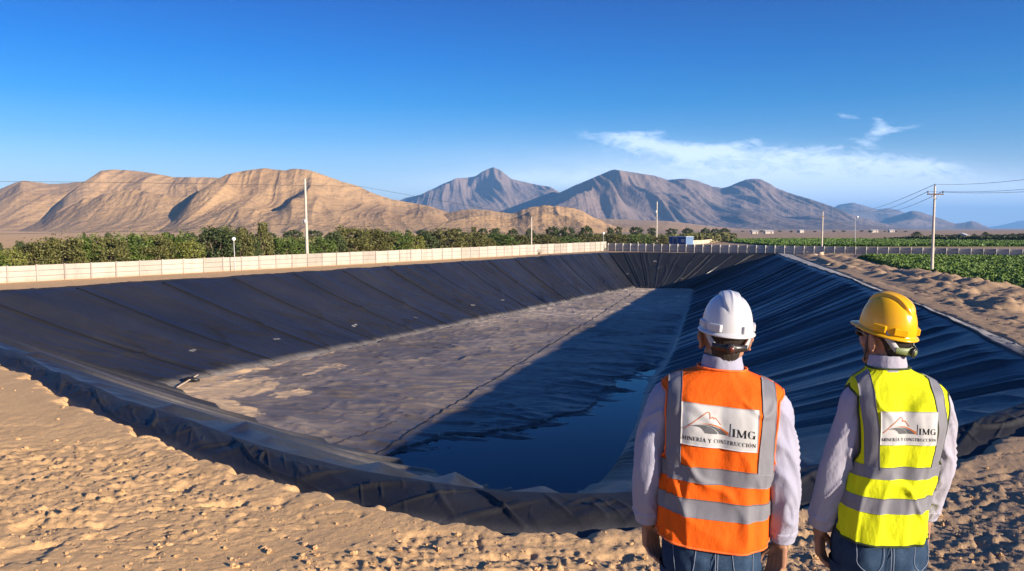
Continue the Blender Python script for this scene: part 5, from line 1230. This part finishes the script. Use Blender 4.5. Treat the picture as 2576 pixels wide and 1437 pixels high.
def head_shapes(mb, R, c):
    """skull, face, ears and neck, in the head's own frame (+y is where the face looks)"""
    m0 = len(mb.V)
    mb.ell((0, -.008, .018), (.076, .097, .095), 26, 18); mb.ell((0, .012, -.035), (.066, .078, .075), 24, 16)
    mb.ell((0, .030, -.075), (.050, .056, .042), 20, 12)
    for s in (-1, 1):
        mb.cap((s * .052, .0, -.062), (s * .018, .070, -.098), .020, .018); mb.ell((s * .040, .058, -.030), (.026, .026, .026), 14, 10)
        mb.ell((s * .030, .078, .022), (.026, .010, .008), 12, 8)
        Re = rotm(s * .45, 0, s * .10)
        mb.ell((s * .084, -.006, -.022), (.009, .020, .033), 16, 12, Re); mb.tube([np.array([s * .087, -.006, -.022]) + Re @ np.array([s * .004, .018 * math.cos(a), .030 * math.sin(a)]) for a in np.linspace(-2.2 if s > 0 else -2.2, 3.0, 16)], .0045, 8)
        mb.cap((s * .074, .004, -.030), (s * .068, .012, -.030), .014, .014)
    mb.cap((0, .086, .012), (0, .112, -.030), .010, .014); mb.ell((-.010, .100, -.036), (.010, .011, .008), 10, 8); mb.ell((.010, .100, -.036), (.010, .011, .008), 10, 8)
    mb.ell((0, .086, -.064), (.024, .010, .006), 14, 8); mb.ell((0, .083, -.075), (.020, .011, .007), 14, 8); mb.ell((0, .078, -.100), (.020, .016, .016), 12, 8)
    for k in range(m0, len(mb.V)): mb.V[k] = xf(mb.V[k], R, c)
def hand_shapes(mb, w, Fd, Td, Nd, curl=1.0):
    """palm, four fingers and thumb from the wrist w; Fd fingers' way, Td the thumb's side, Nd out of the palm"""
    w, Fd, Td, Nd = [np.asarray(v, float) for v in (w, Fd, Td, Nd)]; Fd = Fd / np.linalg.norm(Fd); Td = Td - (Td @ Fd) * Fd; Td /= np.linalg.norm(Td); Nn = np.cross(Fd, Td); Nn *= np.sign(Nn @ Nd)
    K = []
    for b, L in ((.029, .084), (.010, .088), (-.010, .084), (-.028, .076)):
        k = w + Fd * L + Td * b + Nn * .004; K.append(k); mb.cap(w + Fd * .012 + Td * b * .62, k, .0150, .0122)
    mb.ell(w + Fd * .05 + Nn * .004, (.012, .012, .012), 10, 8)
    for k, (L, r, c0) in zip(K, (((.040, .025, .021), .0092, .34), ((.044, .028, .022), .0094, .42), ((.041, .026, .022), .0090, .50), ((.032, .021, .019), .0080, .58))):
        p = k; a = 0
        for i, l in enumerate(L):
            a += c0 * curl * (1.0, 1.15, .8)[i]; d = Fd * math.cos(a) + Nn * math.sin(a); q = p + d * l
            mb.cap(p, q, r * (1 - .09 * i), r * (1 - .09 * (i + 1))); p = q
    b0 = w + Fd * .022 + Td * .022 + Nn * .010; b1 = w + Fd * .055 + Td * .046 + Nn * .024; b2 = b1 + Fd * .030 + Td * .008 + Nn * .010; b3 = b2 + Fd * .026 - Td * .004 + Nn * .006
    mb.cap(b0, b1, .0150, .0118); mb.cap(b1, b2, .0112, .0100); mb.cap(b2, b3, .0100, .0080)
def voxel(name, mb, m, parent, vs=.0036, sm=5):
    o = mb.build(name + '_raw', None); r = o.modifiers.new('r', 'REMESH'); r.mode = 'VOXEL'; r.voxel_size = vs; r.use_smooth_shade = True
    s = o.modifiers.new('s', 'SMOOTH'); s.factor = .5; s.iterations = sm
    dg = bpy.context.evaluated_depsgraph_get(); me = bpy.data.meshes.new_from_object(o.evaluated_get(dg)); me.name = name
    old = o.data; bpy.data.objects.remove(o); bpy.data.meshes.remove(old)
    me.materials.clear(); me.materials.append(m); me.polygons.foreach_set('use_smooth', np.ones(len(me.polygons), bool))
    n = bpy.data.objects.new(name, me); COL.objects.link(n); n.parent = parent; return n
def person(loc, rz, label, P):
    root = empty('person', loc, rz); tag(root, label, 'person'); sh = P['shear']
    T = Torso(P['z'], P['a'], P['b'], P['cx'], P['cy'], 2.6, 0, 1, sh, P['seed'])
    zb, zt = P['hem'], P['z'][-1]
    # body: one continuous surface
    mb = MB(); Rh = rotm(*P['head_rot']); hc = np.array(P['head'])
    head_shapes(mb, Rh, hc)
    mb.cap(hc + Rh @ np.array([0, -.014, -.055]), (P['neck'][0], P['neck'][1], 1.46), .060, .066)
    mb.ell((P['cx'][6], .0, 1.27), (.13, .075, .15), 20, 14); mb.ell((P['cx'][1], 0, 1.02), (.145, .085, .16), 20, 14)
    for s in (-1, 1): mb.cap((s * .06 + P['neck'][0], .008, 1.43), P[('armL', 'armR')[s > 0]][0][0], .042, .040); mb.cap((s * .085 + P['cx'][0], 0, .90), (s * .10 + P['cx'][0], .01, .48), .078, .052); mb.cap((s * .10 + P['cx'][0], .01, .48), (s * .105 + P['cx'][0], -.01, .09), .052, .036)
    arms = {}
    for s, key in ((-1, 'armL'), (1, 'armR')):
        pts = np.array(P[key][0], float); pts[:, 2] -= sh * pts[:, 0]; rr = P[key][1]; arms[s] = (pts, rr)
        for i in range(len(pts) - 1): mb.cap(pts[i], pts[i + 1], rr[i] * .62, rr[i + 1] * .62)
        w = pts[-1] + (pts[-1] - pts[-2]) * .25; mb.cap(pts[-1], w, .028, .026)
        Fd, Td, Nd = P['handL' if s < 0 else 'handR']; hand_shapes(mb, w, Fd, Td, Nd, P.get('curl', 1.0))
    voxel('body', mb, M_SKIN, root)
    # hair on the back and sides of the head
    az = np.linspace(-1.95, 1.95, 90)[None, :]; v = np.linspace(0, 1, 36)[:, None]
    zlow = -.088 + .085 * ss(.75, 1.50, np.abs(az)); zz = .075 * (1 - v) + zlow * v
    q = np.sqrt(np.clip(1 - ((zz - .018) / .096) ** 2, .25, 1)); q = np.maximum(q, np.where(zz < -.02, .83 - .9 * (-.02 - zz), 0)); lift = .006 * ss(1, .8, v) * ss(1.95, 1.7, np.abs(az)) - .004 + .002 * (vn(az * 60, v * 9, 4) - .5)
    HV = np.stack([-np.sin(az) * (.078 * q + lift), -np.cos(az) * (.098 * q + lift) - .009, zz + .003 * (vn(az * 70, v * 0, 5) - .5) * v], -1)
    HV, HQ = shell(xf(HV.reshape(-1, 3), Rh, hc).reshape(HV.shape), .003); mesh_np('hair', HV, HQ, M_HAIR, root)
    for s in (-1, 1):
        mb = MB(); mb.ell(Rh @ np.array([s * .031, .078, .004]) + hc, (.0115, .0115, .0115), 14, 10); mb.build('eye', M_EYE, root)
    # shirt: trunk, sleeves with soft creases, cuffs
    mb = MB(); TS = Torso(P['z'], P['a'], P['b'], P['cx'], P['cy'], 2.6, -.014, .5, sh, P['seed'] + 3)
    th = np.linspace(0, 2 * PI, 72, endpoint=False)[None, :]; z = np.linspace(zb + .03, zt - .03, 60)[:, None]; mb.add(TS.at(th, z).reshape(-1, 3), gridq(60, 72, True))
    for s in (-1, 1):
        pts, rr = arms[s]; n = 210; q = np.linspace(0, 1, n); C = crom(pts, n); kq = np.linspace(0, 1, len(rr)); R = crs(q, kq, rr)
        sg = 56; V = tube_pts(C, np.ones(n), sg, 1.0, (0, 1, .2)); D = V - C[:, None, :]; a = np.linspace(0, 2 * PI, sg, endpoint=False)[None, :]; qq = q[:, None]
        ca_, sa_ = np.cos(a), np.sin(a)
        wq = 2.2 * (fbm(ca_ * .9 + 7, qq * 4 + sa_ * .8 + 2 * s, 2, 408) - .5); wr = .013 * pk(ridged(ca_ * 1.3 + 3.37 + P['seed'] + wq * .4, qq * 6 + sa_ * 1.7 + s * .63 + wq, 1, 401), .50) * (.35 + .65 * np.exp(-((qq - .52) / .20) ** 2)) + .010 * (fbm(ca_ * 1.4 + s, qq * 6 + sa_ * 1.5, 3, 402) - .5) + .006 * pk(ridged(qq * 9 + ca_ * 2.2 + wq, sa_ * 1.2 + s * 3.4, 1, 403), .5) * ss(.75, .95, qq) + .010 * (vn(ca_ * 1.5, qq * 3 + sa_ * 1.5 + P['seed'], 405) - .5)
        wr = wr * ss(1.0, .93, qq) * ss(0, .12, qq)
        cuff = .004 * ss(.905, .915, qq) + .002 * ss(.97, 1, qq)
        V = C[:, None, :] + D * (R[:, None] + wr + cuff)[..., None]
        inn = C[-1] + D[-1] * (R[-1] - .006); inn2 = C[-12] + D[-12] * (R[-1] - .008)
        V = np.concatenate([V, inn[None], inn2[None]]); mb.add(V.reshape(-1, 3), gridq(n + 2, sg, True))
        cap_c = C[0] - (C[1] - C[0]) * 6
        mb.add(np.concatenate([V[0], [C[0]]]), None, [(j, (j + 1) % sg, sg) for j in range(sg)])
    shirt = mb.build('shirt', P['shirt_m'], root)
    for s in (-1, 1):
        pts, rr = arms[s]; d = pts[-1] - pts[-2]; d /= np.linalg.norm(d); p = pts[-1] - d * .03 + np.array([s * .4, -.85, 0]) * (rr[-1] + .004); mb = MB(); mb.ell(p, (.0055, .0055, .0055), 10, 8); mb.build('cuff_button', M_PATCH, shirt)
    az = np.linspace(0, 2 * PI, 90, endpoint=False)[None, :]; cxn, cyn = P['neck']
    prof = [(.066, .050), (.064, .066), (.0655, .0690), (.0685, .0665), (.071, .050), (.075, .034), (.077, .016), (.074, .008)]
    bk = .5 - .5 * np.cos(az - PI / 2 + PI)                     # 1 at the back
    CV = np.stack([np.stack([cxn + r * 1.0 * np.cos(az[0]), cyn + r * .98 * np.sin(az[0]) + .0, zt - .024 + zz - .020 * np.sin(az[0]) * (np.sin(az[0]) > 0) + 0 * az[0]], -1) for r, zz in prof])
    CV[..., 2] -= sh * CV[..., 0]; CV += (.0018 * (vn(np.cos(az) * 4, np.sin(az) * 4, 8) - .5))[..., None]
    mesh_np('collar', CV.reshape(-1, 3), gridq(len(prof), 90, True), P['shirt_m'], shirt)
    # vest: back and front panel joined at the sides and shoulders, open at the armholes
    vest = None; nz, nt_ = 120, 90
    zs = np.concatenate([np.linspace(zb, 1.42, 84), np.linspace(1.423, zt, 36)])[:, None]
    za, zp = P['arm0'], P['arm1']
    dl = .52 * ss(za, za + .10, zs) * ss(zp, zp - .030, zs)
    mb = MB(); tt = np.linspace(0, 1, nt_)[None, :]
    for base in (PI, 0.0):
        th = base + dl + (PI - 2 * dl) * tt; V = T.at(th, zs)
        if base == 0.0: V[..., 2] = V[..., 2]
        hemz = -.028 * np.sin(np.clip((th - base), 0, PI)) * (1 if base == PI else .4)
        V[..., 2] += hemz * ss(zb + .20, zb, zs)
        VV, QQ = shell(V, .003); mb.add(VV, QQ)
    vest = mb.build('vest', P['vest_m'], root)
    def piping(th_, z_, r=.0042):
        q = T.at(np.array(th_), np.array(z_), .001); mbp = MB(); mbp.tube(q, r, 8); mbp.build('piping', P['pipe_m'], vest)
    for base in (PI, 0.0):
        zq = np.linspace(za - .01, zp + .004, 60); d = .52 * ss(za, za + .10, zq) * ss(zp, zp - .030, zq)
        piping(base + d, zq); piping(base + PI - d, zq)
    piping(np.linspace(0, 2 * PI, 90), np.full(90, zt - .001))
    th = np.linspace(0, 2 * PI, 120); q = T.at(th, np.full(120, zb), .001); q[:, 2] += np.where(np.sin(th) < 0, .028 * np.sin(th), -.011 * np.sin(th)); mbp = MB(); mbp.tube(q, .0042, 8); mbp.build('piping', P['pipe_m'], vest)
    th = np.linspace(0, 2 * PI, 160)[None, :]
    for z0, z1 in P['bands']:
        z = np.linspace(z0, z1, 12)[:, None]; V = T.at(th, z, .0035); V[..., 2] += (np.where(np.sin(th) < 0, .028, .011) * -np.abs(np.sin(th))) * ss(zb + .20, zb, z); VV, QQ = shell(V, .003); mesh_np('reflective_band', VV, QQ, M_TAPE, vest)
    for (x0, x1, x2, w) in P['braces']:                        # bottom x, middle x, top x of the vertical tapes on the back
        for fb in (1, -1):
            zl = np.linspace(P['bands'][0][1] - .01, 1.40, 40); X = crs(zl, [zl[0], 1.32, 1.40], [x0, x1, x2])
            V1 = np.stack([T.back(X + k * w, zl, .0042, fb < 0) for k in np.linspace(-.5, .5, 8)], 1)
            k = np.linspace(-.5, .5, 8); sgn = np.sign(x2); xt = x2 + k * w; zz = np.linspace(0, 1, 26)[1:, None]
            # run over the shoulder: rise until the row is as wide as |x|
            zfine = np.linspace(1.40, zt, 400); wide = np.abs(crs(zfine, P['z'], P['cx']) + sgn * T.A(zfine))
            ztop = np.array([zfine[np.max(np.where(wide >= abs(x_) + .001)[0])] if (wide >= abs(x_) + .001).any() else 1.42 for x_ in xt])
            Z2 = 1.40 + (ztop[None, :] - 1.40) * np.sin(zz * PI / 2) * .999; V2 = T.back(xt[None, :] + 0 * Z2, Z2, .0042, fb < 0)
            V = np.concatenate([V1, V2])
            VV, QQ = shell(V, .003); mesh_np('reflective_brace', VV, QQ, M_TAPE, vest)
    badge(T, *P['badge'], vest)
    # jeans
    mb = MB(); J = Torso(np.array([.74, .80, .86, .92, 1.0]), np.array(P['hip_a']), np.array(P['hip_b']), np.array([P['cx'][0]] * 5), np.array([-.004, -.008, -.008, -.002, 0]), 2.4, 0, .55, sh, P['seed'] + 9)
    th = np.linspace(0, 2 * PI, 80, endpoint=False)[None, :]; z = np.linspace(.745, 1.0, 40)[:, None]; V = J.at(th, z)
    cl = np.exp(-((V[..., 0] - P['cx'][0]) / .018) ** 2) * (V[..., 1] < 0) * ss(.93, .80, z); V[..., 1] += .018 * cl
    mb.add(V.reshape(-1, 3), gridq(40, 80, True))
    for s in (-1, 1):
        c0 = P['cx'][0]; C = crom([(c0 + s * .088, -.006, .80), (c0 + s * .094, 0, .66), (c0 + s * .100, .012, .48), (c0 + s * .104, .0, .28), (c0 + s * .107, -.005, .07)], 60); R = crs(np.linspace(0, 1, 60), [0, .25, .5, .75, 1], [.096, .088, .070, .064, .062])
        V = tube_pts(C, R, 40); V += (V - C[:, None, :]) * (.16 * (fbm(np.linspace(0, 6, 40)[None, :], np.linspace(0, 9, 60)[:, None], 3, 7) - .5))[..., None]; mb.add(V.reshape(-1, 3), gridq(60, 40, True))
    jeans = mb.build('jeans', M_DENIM, root)
    mb = MB()
    for pts in P['seams']:
        q = crom(np.array([(x, z, 0) for x, z in pts]), 30); p = J.back(q[:, 0], q[:, 1], .002); mb.tube(p, .0013, 6)
    mb.build('stitching', M_STITCH, jeans)
    for s in (-1, 1):
        mb = MB(); c0 = P['cx'][0] + s * .108; mb.ell((c0, .045, .045), (.050, .135, .055), 20, 12); mb.ell((c0, -.02, .10), (.052, .062, .09), 18, 12); mb.box((c0, .04, .010), (.098, .28, .022), 0, .008); mb.build('boot', M_BOOT, root)
    hat = hard_hat(root, rotm(*P['hat_rot']), hc + np.array(P['hat_off']), P['hat_m'], P['knob_m'], P['band_m'], P.get('chin', False))
    if P.get('glasses'):
        mb = MB(); 
        for s in (-1, 1): mb.ell((s * .034, .094, .006), (.031, .010, .021), 18, 12); mb.tube([(s * .062, .090, .012), (s * .080, .070, .012), (s * .084, .01, .006), (s * .082, -.012, -.004)], .0035, 8, True)
        mb.tube([(-.01, .103, .012), (0, .106, .012), (.01, .103, .012)], .004, 8)
        for k in range(len(mb.V)): mb.V[k] = xf(mb.V[k], Rh, hc)
        mb.build('sunglasses', M_LENS, root)
    root.scale = (P.get('wide', 1.0), P.get('wide', 1.0), 1)
    return root
ZP = 2.27
P1 = dict(seed=1, shear=.05, hem=.932, arm0=1.15, arm1=1.468,
    z=np.array([.86, .95, 1.05, 1.15, 1.25, 1.35, 1.42, 1.455, 1.475, 1.495, 1.510, 1.522, 1.532]),
    a=np.array([.199, .199, .198, .200, .207, .214, .218, .218, .210, .176, .134, .100, .086]),
    b=np.array([.138, .134, .128, .126, .128, .130, .120, .106, .090, .078, .072, .070, .070]),
    cx=np.array([-.026, -.022, -.018, -.012, -.004, .002, .004, .006, .006, .006, .006, .006, .006]),
    cy=np.array([0, 0, 0, 0, 0, 0, .002, .006, .010, .013, .014, .014, .014]),
    head=(.014, .030, 1.648), head_rot=(.09, 0.02, .03), neck=(.006, .018), hat_rot=(.12, .07, .07), hat_off=(.006, 0, .022),
    armL=([(-.150, 0, 1.418), (-.190, 0, 1.398), (-.222, 0, 1.32), (-.243, -.008, 1.23), (-.257, -.010, 1.13), (-.262, .010, 1.02), (-.258, .035, .935)], [.052, .062, .061, .058, .055, .051, .044]),
    armR=([(.150, 0, 1.418), (.186, 0, 1.398), (.203, 0, 1.32), (.216, -.008, 1.23), (.229, -.010, 1.13), (.236, .010, 1.02), (.230, .035, .925)], [.052, .062, .061, .058, .055, .051, .044]),
    handL=((.10, .12, -1), (.75, .65, .1), (.65, -.75, 0)), handR=((-.10, .12, -1), (-.75, .65, .1), (-.65, -.75, 0)), curl=1.0,
    shirt_m=M_SHIRT1, vest_m=M_ORANGE, pipe_m=M_OPIPE, bands=[(1.138, 1.194), (1.028, 1.082)], braces=[(-.160, -.162, -.160, .050), (.150, .162, .166, .048)],
    badge=(-.004, 1.342, .262, .145, -.018), hip_a=[.170, .176, .178, .174, .164], hip_b=[.112, .122, .122, .112, .100],
    seams=[[(-.012, .985), (-.010, .90), (-.012, .80)], [(-.075, .93), (-.082, .86), (-.094, .79)], [(.045, .93), (.052, .86), (.062, .79)], [(-.165, .93), (-.158, .86), (-.150, .79)], [(.125, .93), (.122, .86), (.118, .79)], [(-.004, .985), (-.002, .90), (-.004, .80)]],
    wide=.975, hat_m=M_WHAT, knob_m=M_REDK, band_m=M_BLACK)
X1 = (1818 - CX) / F * 2.86
person((X1, 2.86, ZP), -.22, 'man in orange vest and white hard hat, seen from behind at the pond edge', P1)
P2 = dict(P1, seed=5, shear=.0, hem=.928, arm0=1.13, arm1=1.452,
    z=P1['z'] - .012, a=np.array([.178, .176, .168, .163, .172, .186, .191, .184, .170, .142, .108, .088, .078]),
    b=np.array([.138, .134, .126, .120, .122, .125, .116, .104, .088, .076, .070, .068, .066]),
    cx=np.array([-.050, -.046, -.034, -.012, .004, .010, .010, .006, 0, -.010, -.018, -.022, -.024]),
    head=(-.026, .040, 1.630), head_rot=(.56, .04, 0), neck=(-.026, .020), hat_rot=(.68, .20, .0), hat_off=(.0, 0, .024),
    armL=([(-.120, 0, 1.405), (-.150, 0, 1.385), (-.172, 0, 1.31), (-.196, 0, 1.22), (-.224, 0, 1.12), (-.246, .015, 1.01), (-.264, .035, .915)], [.050, .060, .059, .056, .054, .050, .044]),
    armR=([(.130, 0, 1.405), (.162, 0, 1.385), (.182, .015, 1.31), (.192, .03, 1.22), (.196, .05, 1.13), (.190, .08, 1.03), (.182, .11, .945)], [.048, .056, .054, .052, .049, .046, .041]),
    handL=((.10, .20, -1), (.55, .8, .15), (.8, -.55, 0)), handR=((-.05, .2, -1), (-.6, .8, .1), (-.8, -.6, 0)), curl=.9,
    shirt_m=M_SHIRT2, vest_m=M_YELLOW, pipe_m=M_GPIPE, bands=[(1.138, 1.182), (1.028, 1.074)], braces=[(-.112, -.120, -.132, .048), (.128, .144, .132, .042)],
    badge=(.012, 1.322, .208, .117, .012), hip_a=[.166, .172, .176, .172, .162], hip_b=[.112, .124, .124, .112, .100],
    seams=[[(-.040, .985), (-.040, .90), (-.044, .80)], [(-.165, .95), (-.163, .86), (-.160, .83), (-.115, .800), (-.075, .83), (-.066, .90), (-.064, .95)], [(.060, .95), (.058, .88), (.052, .83), (.088, .800), (.118, .83), (.122, .95)], [(-.030, .985), (-.030, .90), (-.034, .80)]],
    wide=.90, hat_m=M_YHAT, knob_m=M_GREENK, band_m=M_GREENB, chin=True, glasses=True)
X2 = (2262 - CX) / F * 2.88
person((X2, 2.88, ZP + .01), -.09, 'man in yellow vest and yellow hard hat, turned left, right of the other', P2)
